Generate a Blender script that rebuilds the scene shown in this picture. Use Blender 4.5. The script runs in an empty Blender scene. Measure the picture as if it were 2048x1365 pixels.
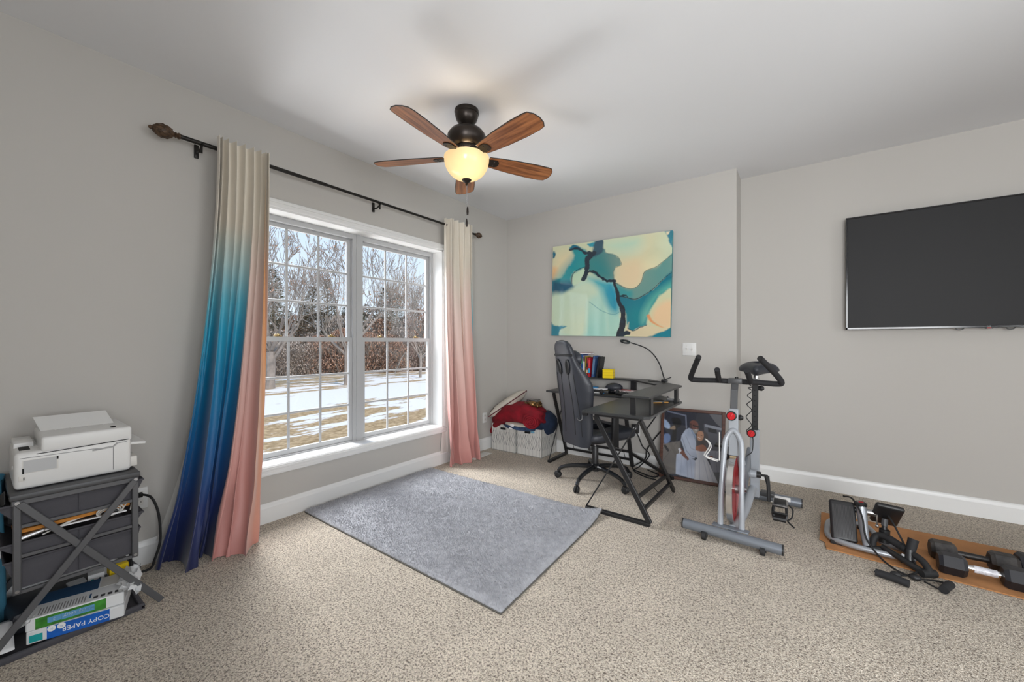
import bpy, bmesh, math, random
import numpy as np
from mathutils import Vector, Matrix, Euler

random.seed(7)
SC = bpy.context.scene
COL = SC.collection
PI = math.pi

# ------------------------------------------------------------------ camera
TH = math.radians(36.22)
CAM = Vector((2.948, 0.0, 1.23))
cd = bpy.data.cameras.new('camera')
cd.sensor_width = 36.0
cd.lens = 791.8 / 2048 * 36.0
cd.shift_y = 3.0 / 2048
cd.clip_start = 0.02
cd.clip_end = 500
cam = bpy.data.objects.new('camera', cd)
COL.objects.link(cam)
cam.location = CAM
cam.rotation_euler = (PI / 2, 0, TH)
SC.camera = cam

# ------------------------------------------------------------------ world, sun, window fill lamps, exposure
SC.view_settings.view_transform = 'Standard'
SC.view_settings.look = 'None'
SC.view_settings.exposure = 0.08
SC.view_settings.gamma = 1.0
SC.view_settings.use_curve_mapping = False
W = bpy.data.worlds.new('sky')
SC.world = W
W.use_nodes = True
wn = W.node_tree.nodes
wl = W.node_tree.links
wn.clear()
o_ = wn.new('ShaderNodeOutputWorld')
b_ = wn.new('ShaderNodeBackground')
tc = wn.new('ShaderNodeTexCoord')
sp = wn.new('ShaderNodeSeparateXYZ')
rp = wn.new('ShaderNodeValToRGB')
rp.color_ramp.elements[0].position = 0.0
rp.color_ramp.elements[0].color = (0.78, 0.88, 0.97, 1)
rp.color_ramp.elements[1].position = 0.5
rp.color_ramp.elements[1].color = (0.45, 0.66, 0.98, 1)
wl.new(tc.outputs['Generated'], sp.inputs[0])
wl.new(sp.outputs['Z'], rp.inputs[0])
wl.new(rp.outputs[0], b_.inputs[0])
b_.inputs[1].default_value = 1.12
wl.new(b_.outputs[0], o_.inputs[0])

def add_light(name, kind, loc, energy, color=(1, 1, 1), rot=(0, 0, 0), size=None, size_y=None, radius=None):
    d = bpy.data.lights.new(name, kind)
    d.energy = energy
    d.color = color
    if kind == 'AREA':
        d.shape = 'RECTANGLE'
        d.size = size
        d.size_y = size_y
    if kind == 'SUN':
        d.angle = math.radians(2.0)
    if radius is not None:
        d.shadow_soft_size = radius
    o = bpy.data.objects.new(name, d)
    COL.objects.link(o)
    o.location = loc
    o.rotation_euler = rot
    return o

sun = add_light('sun', 'SUN', (0, -10, 20), 2.8, (1.0, 0.91, 0.79))
sun.rotation_euler = Vector((-1.0, 0.2, -0.95)).to_track_quat('-Z', 'Y').to_euler()
# added fill lamps for daylight outside the big window and the unseen windows
DAY = (0.97, 0.985, 1.0)
def aim(o, d):
    o.rotation_euler = Vector(d).to_track_quat('-Z', 'Z').to_euler()
    return o
skyl = aim(add_light('sky_fill_lamp', 'AREA', (-1.6, 1.97, 3.6), 200, DAY, size=2.6, size_y=1.1), (1.6, 0.15, -2.0))  # added lamp above the sightline, strengthens the sky light indoors
snow = aim(add_light('snow_fill_lamp', 'AREA', (-1.3, 1.97, -0.30), 46, DAY, size=3.0, size_y=1.1), (1.3, 0.1, 1.5))  # added lamp below the sill line, brightens the ceiling
for l in (skyl, snow):
    l.data.spread = math.radians(110)
add_light('front_window_fill_lamp', 'AREA', (4.2, -1.98, 1.45), 190, DAY, (PI / 2, 0, 0), 1.8, 1.6)  # added lamps behind unseen panes, fill the room
add_light('side_window_fill_lamp', 'AREA', (5.58, -0.6, 1.45), 44, DAY, (PI / 2, 0, PI / 2), 1.5, 1.6)
add_light('side_window_fill_lamp', 'AREA', (5.58, 1.6, 1.45), 44, DAY, (PI / 2, 0, PI / 2), 1.5, 1.6)

# ------------------------------------------------------------------ materials
MATS = {}

def mat(name, col=(0.5, 0.5, 0.5), rough=0.5, metal=0.0, spec=0.5, noise=0.0, nscale=20.0, bump=0.0, bscale=200.0,
        emit=None, estr=1.0, alpha=None, sheen=0.0, coat=0.0, trans=0.0):
    if name in MATS:
        return MATS[name]
    m = bpy.data.materials.new(name)
    MATS[name] = m
    m.use_nodes = True
    nt = m.node_tree
    b = nt.nodes['Principled BSDF']
    b.inputs['Base Color'].default_value = (*col, 1)
    b.inputs['Roughness'].default_value = rough
    b.inputs['Metallic'].default_value = metal
    b.inputs['Specular IOR Level'].default_value = spec
    if sheen:
        b.inputs['Sheen Weight'].default_value = sheen
    if coat:
        b.inputs['Coat Weight'].default_value = coat
        b.inputs['Coat Roughness'].default_value = 0.05
    if trans:
        b.inputs['Transmission Weight'].default_value = trans
    if emit:
        b.inputs['Emission Color'].default_value = (*emit, 1)
        b.inputs['Emission Strength'].default_value = estr
    tcn = None
    if noise or bump:
        tcn = nt.nodes.new('ShaderNodeTexCoord')
    if noise:
        n = nt.nodes.new('ShaderNodeTexNoise')
        n.inputs['Scale'].default_value = nscale
        n.inputs['Detail'].default_value = 4
        nt.links.new(tcn.outputs['Object'], n.inputs['Vector'])
        r = nt.nodes.new('ShaderNodeValToRGB')
        r.color_ramp.elements[0].position = 0.3
        r.color_ramp.elements[1].position = 0.7
        r.color_ramp.elements[0].color = (*[max(0, c * (1 - noise)) for c in col], 1)
        r.color_ramp.elements[1].color = (*[min(1, c * (1 + noise)) for c in col], 1)
        nt.links.new(n.outputs['Fac'], r.inputs[0])
        nt.links.new(r.outputs[0], b.inputs['Base Color'])
    if bump:
        n2 = nt.nodes.new('ShaderNodeTexNoise')
        n2.inputs['Scale'].default_value = bscale
        n2.inputs['Detail'].default_value = 3
        nt.links.new(tcn.outputs['Object'], n2.inputs['Vector'])
        bp = nt.nodes.new('ShaderNodeBump')
        bp.inputs['Strength'].default_value = bump
        bp.inputs['Distance'].default_value = 0.004
        nt.links.new(n2.outputs['Fac'], bp.inputs['Height'])
        nt.links.new(bp.outputs[0], b.inputs['Normal'])
    return m

def attr_mat(name, rough=0.5, spec=0.5, coat=0.0, sheen=0.0):
    """colours printed or dyed into the thing: read from the colour attribute 'dye'"""
    if name in MATS:
        return MATS[name]
    m = mat(name, rough=rough, spec=spec, coat=coat, sheen=sheen)
    nt = m.node_tree
    a = nt.nodes.new('ShaderNodeAttribute')
    a.attribute_name = 'dye'
    nt.links.new(a.outputs['Color'], nt.nodes['Principled BSDF'].inputs['Base Color'])
    return m

def carpet_mat():
    m = mat('beige_carpet', rough=1.0, spec=0.05)
    nt = m.node_tree
    b = nt.nodes['Principled BSDF']
    b.inputs['Sheen Weight'].default_value = 0.2
    t = nt.nodes.new('ShaderNodeTexCoord')
    v = nt.nodes.new('ShaderNodeTexVoronoi')
    v.inputs['Scale'].default_value = 240
    n = nt.nodes.new('ShaderNodeTexNoise')
    n.inputs['Scale'].default_value = 118
    n.inputs['Detail'].default_value = 3
    n.inputs['Roughness'].default_value = 0.82
    big = nt.nodes.new('ShaderNodeTexNoise')
    big.inputs['Scale'].default_value = 3.5
    big.inputs['Detail'].default_value = 3
    for q in (v, n, big):
        nt.links.new(t.outputs['Object'], q.inputs['Vector'])
    r = nt.nodes.new('ShaderNodeValToRGB')
    e = r.color_ramp.elements
    e[0].position = 0.36; e[0].color = (0.13, 0.095, 0.07, 1)
    e[1].position = 0.62; e[1].color = (0.95, 0.855, 0.725, 1)
    k = r.color_ramp.elements.new(0.5); k.color = (0.72, 0.62, 0.50, 1)
    nt.links.new(n.outputs['Fac'], r.inputs[0])
    r2 = nt.nodes.new('ShaderNodeValToRGB')
    r2.color_ramp.elements[0].position = 0.3; r2.color_ramp.elements[0].color = (0.86, 0.86, 0.86, 1)
    r2.color_ramp.elements[1].position = 0.7; r2.color_ramp.elements[1].color = (1, 1, 1, 1)
    nt.links.new(big.outputs['Fac'], r2.inputs[0])
    mx = nt.nodes.new('ShaderNodeMixRGB'); mx.blend_type = 'MULTIPLY'; mx.inputs[0].default_value = 1
    nt.links.new(r.outputs[0], mx.inputs[1]); nt.links.new(r2.outputs[0], mx.inputs[2])
    nt.links.new(mx.outputs[0], b.inputs['Base Color'])
    ad = nt.nodes.new('ShaderNodeMath'); ad.operation = 'ADD'
    nt.links.new(n.outputs['Fac'], ad.inputs[0]); nt.links.new(v.outputs['Distance'], ad.inputs[1])
    bp = nt.nodes.new('ShaderNodeBump'); bp.inputs['Strength'].default_value = 0.9; bp.inputs['Distance'].default_value = 0.008
    nt.links.new(ad.outputs[0], bp.inputs['Height']); nt.links.new(bp.outputs[0], b.inputs['Normal'])
    return m

def wood_mat(name, c0, c1, scale=(2, 30, 30), rough=0.35, coat=0.0):
    m = mat(name, rough=rough, coat=coat)
    nt = m.node_tree
    b = nt.nodes['Principled BSDF']
    t = nt.nodes.new('ShaderNodeTexCoord')
    mp = nt.nodes.new('ShaderNodeMapping'); mp.inputs['Scale'].default_value = scale
    n = nt.nodes.new('ShaderNodeTexNoise'); n.inputs['Scale'].default_value = 1.6; n.inputs['Detail'].default_value = 6; n.inputs['Distortion'].default_value = 0.8
    r = nt.nodes.new('ShaderNodeValToRGB')
    r.color_ramp.elements[0].position = 0.35; r.color_ramp.elements[0].color = (*c0, 1)
    r.color_ramp.elements[1].position = 0.65; r.color_ramp.elements[1].color = (*c1, 1)
    nt.links.new(t.outputs['Object'], mp.inputs[0]); nt.links.new(mp.outputs[0], n.inputs['Vector'])
    nt.links.new(n.outputs['Fac'], r.inputs[0]); nt.links.new(r.outputs[0], b.inputs['Base Color'])
    return m

def glass_mat(name='window_glass', tint=(1, 1, 1), refl=1.0):
    if name in MATS:
        return MATS[name]
    m = bpy.data.materials.new(name); MATS[name] = m
    m.use_nodes = True
    nt = m.node_tree; nt.nodes.clear()
    o = nt.nodes.new('ShaderNodeOutputMaterial'); mx = nt.nodes.new('ShaderNodeMixShader')
    tr = nt.nodes.new('ShaderNodeBsdfTransparent'); tr.inputs[0].default_value = (*tint, 1)
    g = nt.nodes.new('ShaderNodeBsdfGlossy'); g.inputs['Roughness'].default_value = 0.02
    f = nt.nodes.new('ShaderNodeFresnel'); f.inputs[0].default_value = 1.4
    mu = nt.nodes.new('ShaderNodeMath'); mu.operation = 'MULTIPLY'; mu.inputs[1].default_value = refl
    nt.links.new(f.outputs[0], mu.inputs[0]); nt.links.new(mu.outputs[0], mx.inputs[0])
    nt.links.new(tr.outputs[0], mx.inputs[1]); nt.links.new(g.outputs[0], mx.inputs[2]); nt.links.new(mx.outputs[0], o.inputs[0])
    return m

# ------------------------------------------------------------------ mesh helpers
def V(*a):
    return Vector(a[0]) if len(a) == 1 else Vector(a)

def cr(pts, n=6, closed=False):
    """smooth curve through points (Catmull-Rom)"""
    P = [Vector(p) for p in pts]
    out = []
    L = len(P)
    rng = range(L if closed else L - 1)
    for i in rng:
        if closed:
            p0, p1, p2, p3 = P[i - 1], P[i], P[(i + 1) % L], P[(i + 2) % L]
        else:
            p1, p2 = P[i], P[i + 1]
            p0 = P[i - 1] if i > 0 else p1 * 2 - p2
            p3 = P[i + 2] if i + 2 < L else p2 * 2 - p1
        for k in range(n):
            t = k / n
            out.append(0.5 * ((2 * p1) + (-p0 + p2) * t + (2 * p0 - 5 * p1 + 4 * p2 - p3) * t * t + (-p0 + 3 * p1 - 3 * p2 + p3) * t ** 3))
    if not closed:
        out.append(P[-1].copy())
    return out

class MB:
    def __init__(self):
        self.v = []
        self.f = []
        self.c = {}

    def add(self, vs, fs):
        n = len(self.v)
        self.v += [tuple(p) for p in vs]
        self.f += [tuple(n + i for i in f) for f in fs]
        return n

    def bmadd(self, bm, M=None):
        if M is not None:
            bm.transform(M)
        bm.verts.index_update()
        self.add([p.co for p in bm.verts], [[q.index for q in f.verts] for f in bm.faces])
        bm.free()
        return self

    def box(self, c, s, rot=None, bev=0.0, seg=2):
        bm = bmesh.new()
        bmesh.ops.create_cube(bm, size=1.0)
        bm.transform(Matrix.Diagonal((s[0], s[1], s[2], 1)))
        if bev > 0:
            bev = min(bev, 0.49 * min(s))
            bmesh.ops.bevel(bm, geom=list(bm.edges), offset=bev, segments=seg, profile=0.5, affect='EDGES')
        M = Matrix.Translation(V(c))
        if rot is not None:
            M = M @ (rot.to_4x4() if isinstance(rot, Matrix) else Euler(rot).to_matrix().to_4x4())
        return self.bmadd(bm, M)

    def b2(self, lo, hi, bev=0.0, seg=2):
        lo, hi = V(lo), V(hi)
        return self.box((lo + hi) / 2, hi - lo, None, bev, seg)

    def bar(self, p0, p1, w, h, up=(0, 0, 1), bev=0.0):
        """a flat bar from p0 to p1; h is measured along UP"""
        p0, p1 = V(p0), V(p1)
        d = p1 - p0
        L = d.length
        x = d.normalized()
        u = V(up)
        y = u.cross(x)
        if y.length < 1e-4:
            y = V(1, 0, 0).cross(x)
        y.normalize()
        z = x.cross(y)
        R = Matrix((x, y, z)).transposed()
        return self.box((p0 + p1) / 2, (L, w, h), R, bev, 1)

    def tube(self, pts, r, n=8, closed=False, cap=True):
        P = [V(p) for p in pts]
        L = len(P)
        R = r if isinstance(r, (list, tuple)) else [r] * L
        T = []
        for i in range(L):
            if closed:
                t = P[(i + 1) % L] - P[i - 1]
            else:
                t = P[min(i + 1, L - 1)] - P[max(i - 1, 0)]
            T.append(t.normalized() if t.length > 1e-9 else V(0, 0, 1))
        a = V(0, 0, 1) if abs(T[0].z) < 0.9 else V(1, 0, 0)
        nx = (a - T[0] * a.dot(T[0])).normalized()
        vs, fs = [], []
        for i in range(L):
            nx = (nx - T[i] * nx.dot(T[i]))
            nx.normalize()
            ny = T[i].cross(nx)
            for k in range(n):
                t = 2 * PI * k / n
                vs.append(P[i] + (nx * math.cos(t) + ny * math.sin(t)) * R[i])
        m = L if closed else L - 1
        for i in range(m):
            j = (i + 1) % L
            for k in range(n):
                k2 = (k + 1) % n
                fs.append((i * n + k, i * n + k2, j * n + k2, j * n + k))
        if cap and not closed:
            fs.append(tuple(range(n - 1, -1, -1)))
            fs.append(tuple((L - 1) * n + k for k in range(n)))
        self.add(vs, fs)
        return self

    def cyl(self, p0, p1, r0, r1=None, n=16):
        return self.tube([p0, p1], [r0, r0 if r1 is None else r1], n)

    def lathe(self, prof, c=(0, 0, 0), n=28, M=None):
        vs, fs = [], []
        for (r, z) in prof:
            for k in range(n):
                t = 2 * PI * k / n
                vs.append(V(max(r, 1e-5) * math.cos(t), max(r, 1e-5) * math.sin(t), z))
        if M is not None:
            vs = [M @ p for p in vs]
        vs = [p + V(c) for p in vs]
        for i in range(len(prof) - 1):
            for k in range(n):
                k2 = (k + 1) % n
                fs.append((i * n + k, i * n + k2, (i + 1) * n + k2, (i + 1) * n + k))
        self.add(vs, fs)
        return self

    def sph(self, c, s, n=14, M=None):
        s = (s, s, s) if not isinstance(s, (tuple, list)) else s
        prof = []
        m = max(6, n // 2)
        for i in range(m + 1):
            a = -PI / 2 + PI * i / m
            prof.append((math.cos(a), math.sin(a)))
        D = Matrix.Diagonal((s[0], s[1], s[2]))
        if M is not None:
            D = M.to_3x3() @ D
        return self.lathe(prof, c, n, D)

    def prism(self, poly, z0, z1, M=None, bev=0.0):
        bm = bmesh.new()
        lo = [bm.verts.new((p[0], p[1], z0)) for p in poly]
        f = bm.faces.new(lo)
        r = bmesh.ops.extrude_face_region(bm, geom=[f])
        for e in r['geom']:
            if isinstance(e, bmesh.types.BMVert):
                e.co.z = z1
        bmesh.ops.recalc_face_normals(bm, faces=list(bm.faces))
        if bev:
            bmesh.ops.bevel(bm, geom=list(bm.edges), offset=bev, segments=1, profile=0.5, affect='EDGES')
        return self.bmadd(bm, M)

    def grid(self, fn, nu, nv, cu=False):
        n0 = len(self.v)
        vs = []
        for j in range(nv + 1):
            for i in range(nu if cu else nu + 1):
                vs.append(fn(i / nu, j / nv))
        w = nu if cu else nu + 1
        fs = []
        for j in range(nv):
            for i in range(nu):
                i2 = (i + 1) % w
                fs.append((j * w + i, j * w + i2, (j + 1) * w + i2, (j + 1) * w + i))
        self.add(vs, fs)
        return self

    def mesh(self, name, m, smooth=35, off=None):
        me = bpy.data.meshes.new(name)
        vs = self.v
        if off is not None:
            vs = [(p[0] - off[0], p[1] - off[1], p[2] - off[2]) for p in vs]
        me.from_pydata(vs, [], self.f)
        if m is not None:
            me.materials.append(MATS[m] if isinstance(m, str) else m)
        if smooth:
            me.shade_smooth()
            me.set_sharp_from_angle(angle=math.radians(smooth))
        return me

    def build(self, name, m, parent=None, smooth=35, origin=None):
        off = None
        if parent is not None and parent.name in WORLD:
            off = WORLD[parent.name]
        elif parent is None:
            if origin is None:
                a = np.array(self.v)
                lo, hi = a.min(0), a.max(0)
                origin = ((lo[0] + hi[0]) / 2, (lo[1] + hi[1]) / 2, lo[2])
            off = origin
        o = bpy.data.objects.new(name, self.mesh(name, m, smooth, off))
        COL.objects.link(o)
        if parent is not None:
            o.parent = parent
            if off is not None:
                WORLD[o.name] = off
        else:
            o.location = off
            WORLD[o.name] = tuple(off)
        return o

WORLD = {}

def tag(o, label=None, cat=None, group=None, kind=None):
    if label:
        o['label'] = label
    if cat:
        o['category'] = cat
    if group:
        o['group'] = group
    if kind:
        o['kind'] = kind
    return o

def thing(name, label, cat, loc=(0, 0, 0), rz=0.0, group=None, world=False):
    o = bpy.data.objects.new(name, None)
    COL.objects.link(o)
    o.empty_display_size = 0.1
    o.location = loc
    o.rotation_euler = (0, 0, rz)
    tag(o, label, cat, group)
    if world:
        WORLD[o.name] = tuple(loc)
    return o

def struct(o):
    o['kind'] = 'structure'
    return o

def dup(o, parent=None, loc=None, rz=None, label=None):
    c = o.copy()
    COL.objects.link(c)
    c.parent = parent
    if loc is not None:
        c.location = loc
    if rz is not None:
        c.rotation_euler = (0, 0, rz)
    if label:
        c['label'] = label
    for ch in list(o.children):
        dup(ch, c)
    return c

def text(s, size, M, m, name, parent, extrude=0.0003, align='CENTER', sx=1.0):
    cu = bpy.data.curves.new(name, 'FONT')
    cu.body = s
    cu.size = size
    cu.align_x = align
    cu.align_y = 'CENTER'
    cu.extrude = extrude
    cu.resolution_u = 2
    t = bpy.data.objects.new(name, cu)
    me = bpy.data.meshes.new_from_object(t)
    bpy.data.objects.remove(t)
    bpy.data.curves.remove(cu)
    me.transform(M @ Matrix.Diagonal((sx, 1, 1, 1)))
    if parent is not None and parent.name in WORLD:
        me.transform(Matrix.Translation(-V(WORLD[parent.name])))
    me.materials.clear()
    me.materials.append(MATS[m])
    me.name = name
    o = bpy.data.objects.new(name, me)
    COL.objects.link(o)
    o.parent = parent
    return o

def frame_M(o, x, y):
    """matrix with the given origin, x axis and y axis"""
    x = V(x).normalized(); y = V(y); y = (y - x * y.dot(x)).normalized(); z = x.cross(y)
    M = Matrix((x, y, z)).transposed().to_4x4()
    M.translation = V(o)
    return M

def dye(o, cols):
    a = o.data.color_attributes.new('dye', 'FLOAT_COLOR', 'POINT')
    c = np.ones((len(o.data.vertices), 4), np.float32)
    c[:, :3] = cols
    a.data.foreach_set('color', c.ravel())

def lin(r, g=None, b=None):
    if g is None:
        r, g, b = r
    f = lambda c: (c / 255 / 12.92) if c / 255 <= 0.04045 else ((c / 255 + 0.055) / 1.055) ** 2.4
    return (f(r), f(g), f(b))

# palette
mat('greige_wall_paint', (0.50, 0.48, 0.45), 0.75, spec=0.25, bump=0.04, bscale=900)
mat('ceiling_paint', (0.78, 0.785, 0.80), 0.9, spec=0.1)
mat('white_trim_paint', (0.78, 0.78, 0.77), 0.35)
mat('white_vinyl', (0.47, 0.475, 0.48), 0.4)
mat('white_plastic', (0.72, 0.715, 0.70), 0.38)
mat('cream_plastic', (0.66, 0.64, 0.60), 0.45)
mat('black_plastic', (0.014, 0.014, 0.015), 0.42)
mat('black_rubber', (0.012, 0.012, 0.013), 0.7)
mat('black_metal', (0.012, 0.012, 0.013), 0.38, spec=0.5)
mat('black_leather', (0.028, 0.031, 0.040), 0.40, bump=0.15, bscale=500)
mat('bronze_metal', (0.035, 0.028, 0.024), 0.35, 0.7)
mat('dark_rod_metal', (0.02, 0.018, 0.016), 0.4, 0.6)
mat('brass', (0.35, 0.24, 0.10), 0.35, 0.9)
mat('chrome', (0.75, 0.75, 0.76), 0.12, 1.0)
mat('steel', (0.45, 0.45, 0.46), 0.3, 1.0)
mat('silver_paint', (0.33, 0.345, 0.37), 0.35, 0.35)
mat('dark_grey_metal', (0.075, 0.076, 0.08), 0.45, 0.2)
mat('grey_fabric', (0.072, 0.070, 0.080), 0.9, bump=0.3, bscale=700)
mat('white_paper', (0.78, 0.78, 0.79), 0.8)
mat('dark_slot', (0.004, 0.004, 0.004), 0.8)
mat('cable_white', (0.7, 0.69, 0.66), 0.45)
carpet_mat()
glass_mat()
# ------------------------------------------------------------------ room shell
H = 2.74
YB, YR, XB = 3.915, 4.20, 2.491          # bump-out face, recessed wall face, bump-out edge
X1, Y0 = 5.45, -1.85                     # right wall, wall behind the camera
WY0, WY1, WZ0, WZ1 = 1.095, 2.832, 0.385, 2.166   # window opening in the left wall

fl = MB().b2((-0.3, Y0 - .1, -0.12), (X1 + .1, YR + .1, 0)).build('floor', 'beige_carpet', smooth=0)
struct(fl)
ce = MB().b2((-0.3, Y0 - .1, H), (X1 + .1, YR + .1, H + 0.2)).build('ceiling', 'ceiling_paint', smooth=0)
struct(ce)
m = MB()
m.b2((-.24, Y0, 0), (0, WY0, H)); m.b2((-.24, WY1, 0), (0, YR + .1, H))
m.b2((-.24, WY0, 0), (0, WY1, WZ0 - .03)); m.b2((-.24, WY0, WZ1), (0, WY1, H))
struct(m.build('wall_left', 'greige_wall_paint', smooth=0))
struct(MB().b2((0, YB, 0), (XB, YR + .1, H)).build('wall_back', 'greige_wall_paint', smooth=0))
struct(MB().b2((XB, YR, 0), (X1, YR + .1, H)).build('wall_far', 'greige_wall_paint', smooth=0))

def wall_holes(name, axis, at, thick, a0, a1, holes):
    m = MB()
    def bx(u0, u1, z0, z1):
        if axis == 'y':
            m.b2((u0, at - thick, z0), (u1, at, z1))
        else:
            m.b2((at, u0, z0), (at + thick, u1, z1))
    cur = a0
    for (u0, u1, z0, z1) in holes:
        bx(cur, u0, 0, H); bx(u0, u1, 0, z0); bx(u0, u1, z1, H)
        cur = u1
    bx(cur, a1, 0, H)
    return struct(m.build(name, 'greige_wall_paint', smooth=0))

wall_holes('wall_front', 'y', Y0, 0.1, -.24, X1, [(3.25, 5.15, .6, 2.28)])
wall_holes('wall_right', 'x', X1, 0.1, Y0, YR + .1, [(-1.4, 0.2, .6, 2.28), (.8, 2.4, .6, 2.28)])

def baseboard(name, pts, nrm):
    m = MB()
    (x0, y0), (x1, y1) = pts
    nx, ny = nrm
    prof = [(0, 0), (0.016, 0), (0.016, 0.102), (0.012, 0.112), (0.010, 0.122), (0.005, 0.130), (0, 0.132)]
    vs = []
    for (x, y) in ((x0, y0), (x1, y1)):
        for (d, z) in prof:
            vs.append((x + nx * d, y + ny * d, z))
    n = len(prof)
    fs = [(i, i + 1, n + i + 1, n + i) for i in range(n - 1)] + [tuple(range(n)), tuple(range(2 * n - 1, n - 1, -1))]
    m.add(vs, fs)
    return struct(m.build(name, 'white_trim_paint', smooth=20))

baseboard('baseboard_left', ((0, Y0), (0, YB)), (1, 0))
baseboard('baseboard_back', ((0, YB), (XB + .016, YB)), (0, -1))
baseboard('baseboard_return', ((XB, YB - .016), (XB, YR)), (1, 0))
baseboard('baseboard_far', ((XB, YR), (X1, YR)), (0, -1))
baseboard('baseboard_right', ((X1, Y0), (X1, YR)), (-1, 0))
baseboard('baseboard_front', ((0, Y0), (X1, Y0)), (0, 1))

# window casing, sill, apron, jamb lining of the big double window
cas = struct(bpy.data.objects.new('trim_1', None)); COL.objects.link(cas); WORLD[cas.name] = (0, 0, 0)
cw = 0.058
def casing(name, lo, hi, vert):
    m = MB().b2(lo, hi, 0.004, 1)
    lo, hi = V(lo), V(hi)
    if vert:
        m.b2((hi.x - .004, lo.y + .012, lo.z), (hi.x + .005, lo.y + .026, hi.z), .002, 1)
        m.b2((hi.x - .004, hi.y - .020, lo.z), (hi.x + .003, hi.y - .008, hi.z), .002, 1)
    else:
        m.b2((hi.x - .004, lo.y, hi.z - .026), (hi.x + .005, hi.y, hi.z - .012), .002, 1)
        m.b2((hi.x - .004, lo.y, lo.z + .008), (hi.x + .003, hi.y, lo.z + .020), .002, 1)
    return m.build(name, 'white_trim_paint', cas)
casing('head_casing', (0, WY0 - cw, WZ1), (.018, WY1 + cw, WZ1 + cw), False)
casing('side_casing', (0, WY0 - cw, WZ0 - .005), (.018, WY0, WZ1), True)
casing('side_casing', (0, WY1, WZ0 - .005), (.018, WY1 + cw, WZ1), True)
casing('apron', (0, WY0 - cw, 0.318), (.018, WY1 + cw, WZ0 - .005), False)
MB().b2((-.145, WY0, WZ0 - .03), (.012, WY1, WZ0), .003, 1).build('sill', 'white_trim_paint', cas)
MB().b2((-.24, WY0 - .001, WZ1 - .012), (.002, WY1 + .001, WZ1 + .002)).build('jamb_lining', 'white_trim_paint', cas, 0)
MB().b2((-.24, WY0 - .002, WZ0), (.002, WY0 + .010, WZ1)).build('jamb_lining', 'white_trim_paint', cas, 0)
MB().b2((-.24, WY1 - .010, WZ0), (.002, WY1 + .002, WZ1)).build('jamb_lining', 'white_trim_paint', cas, 0)

def double_hung(name, y0, y1, z0, z1):
    """one double-hung window: outer frame, two sashes of three by three panes"""
    w = bpy.data.objects.new(name, None); COL.objects.link(w); struct(w)
    w.location = (-.16, (y0 + y1) / 2, z0); WORLD[w.name] = tuple(w.location)
    m = MB()
    ft = 0.022
    m.b2((-.215, y0, z0), (-.135, y0 + ft, z1)); m.b2((-.215, y1 - ft, z0), (-.135, y1, z1))
    m.b2((-.214, y0 + .004, z1 - .038), (-.136, y1 - .004, z1 - .001)); m.b2((-.214, y0 + .004, z0 + .001), (-.136, y1 - .004, z0 + .012))
    m.b2((-.144, y0 + ft - .002, z0 + .012), (-.137, y0 + ft + .008, z1 - .038)); m.b2((-.144, y1 - ft - .008, z0 + .012), (-.137, y1 - ft + .002, z1 - .038))
    m.build('window_frame', 'white_vinyl', w, 0)
    zm = 1.256
    for k, (xs, a, b, nm) in enumerate(((-.160, z0 + .012, zm + .018, 'lower_sash'), (-.190, zm - .018, z1 - .038, 'upper_sash'))):
        st = 0.034
        rb, rt = (0.036, 0.036) if k == 0 else (0.036, 0.030)
        ya, yb = y0 + ft, y1 - ft
        m = MB()
        m.b2((xs - .013, ya + .001, a), (xs + .013, ya + st, b)); m.b2((xs - .013, yb - st, a), (xs + .013, yb - .001, b))
        m.b2((xs - .0122, ya + st - .006, a + .0007), (xs + .0122, yb - st + .006, a + rb), 0, 1); m.b2((xs - .0122, ya + st - .006, b - rt), (xs + .0122, yb - st + .006, b - .0007), 0, 1)
        s = m.build(nm, 'white_vinyl', w, 20)
        gy0, gy1, gz0, gz1 = ya + st, yb - st, a + rb, b - rt
        dy, dz = (gy1 - gy0) / 3, (gz1 - gz0) / 3
        mw = 0.009
        for i in (1, 2):
            MB().b2((xs - .006, gy0 + i * dy - mw, gz0), (xs + .006, gy0 + i * dy + mw, gz1), .003, 1).build('muntin', 'white_vinyl', s, 20)
            MB().b2((xs - .0055, gy0, gz0 + i * dz - mw), (xs + .0055, gy1, gz0 + i * dz + mw), .003, 1).build('muntin', 'white_vinyl', s, 20)
        for i in range(3):
            for j in range(3):
                mm = MB()
                mm.add([(xs, gy0 + i * dy, gz0 + j * dz), (xs, gy0 + (i + 1) * dy, gz0 + j * dz), (xs, gy0 + (i + 1) * dy, gz0 + (j + 1) * dz), (xs, gy0 + i * dy, gz0 + (j + 1) * dz)], [(0, 1, 2, 3)])
                mm.build('pane', 'window_glass', s, 0)
        if k == 0:
            for t in (0.27, 0.76):
                yc = y0 + (y1 - y0) * t
                l = MB().box((xs - .004, yc, b + .004), (.022, .05, .008), None, .002)
                l.lathe([(.014, 0), (.014, .008), (.008, .014), (0, .014)], (xs - .004, yc, b + .006), 12)
                l.box((xs + .002, yc - .012, b + .014), (.014, .04, .006), (0, 0, .3), .002)
                tag(l.build('sash_lock', 'brass', s), 'brass sash lock')
    return w

ym = 1.9655
double_hung('window_1', WY0 + .010, ym - .018, WZ0, WZ1 - .012)
double_hung('window_2', ym + .018, WY1 - .010, WZ0, WZ1 - .012)
struct(MB().b2((-.22, ym - .018, WZ0), (-.128, ym + .018, WZ1 - .0125)).build('trim_2', 'white_vinyl', smooth=20))

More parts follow.
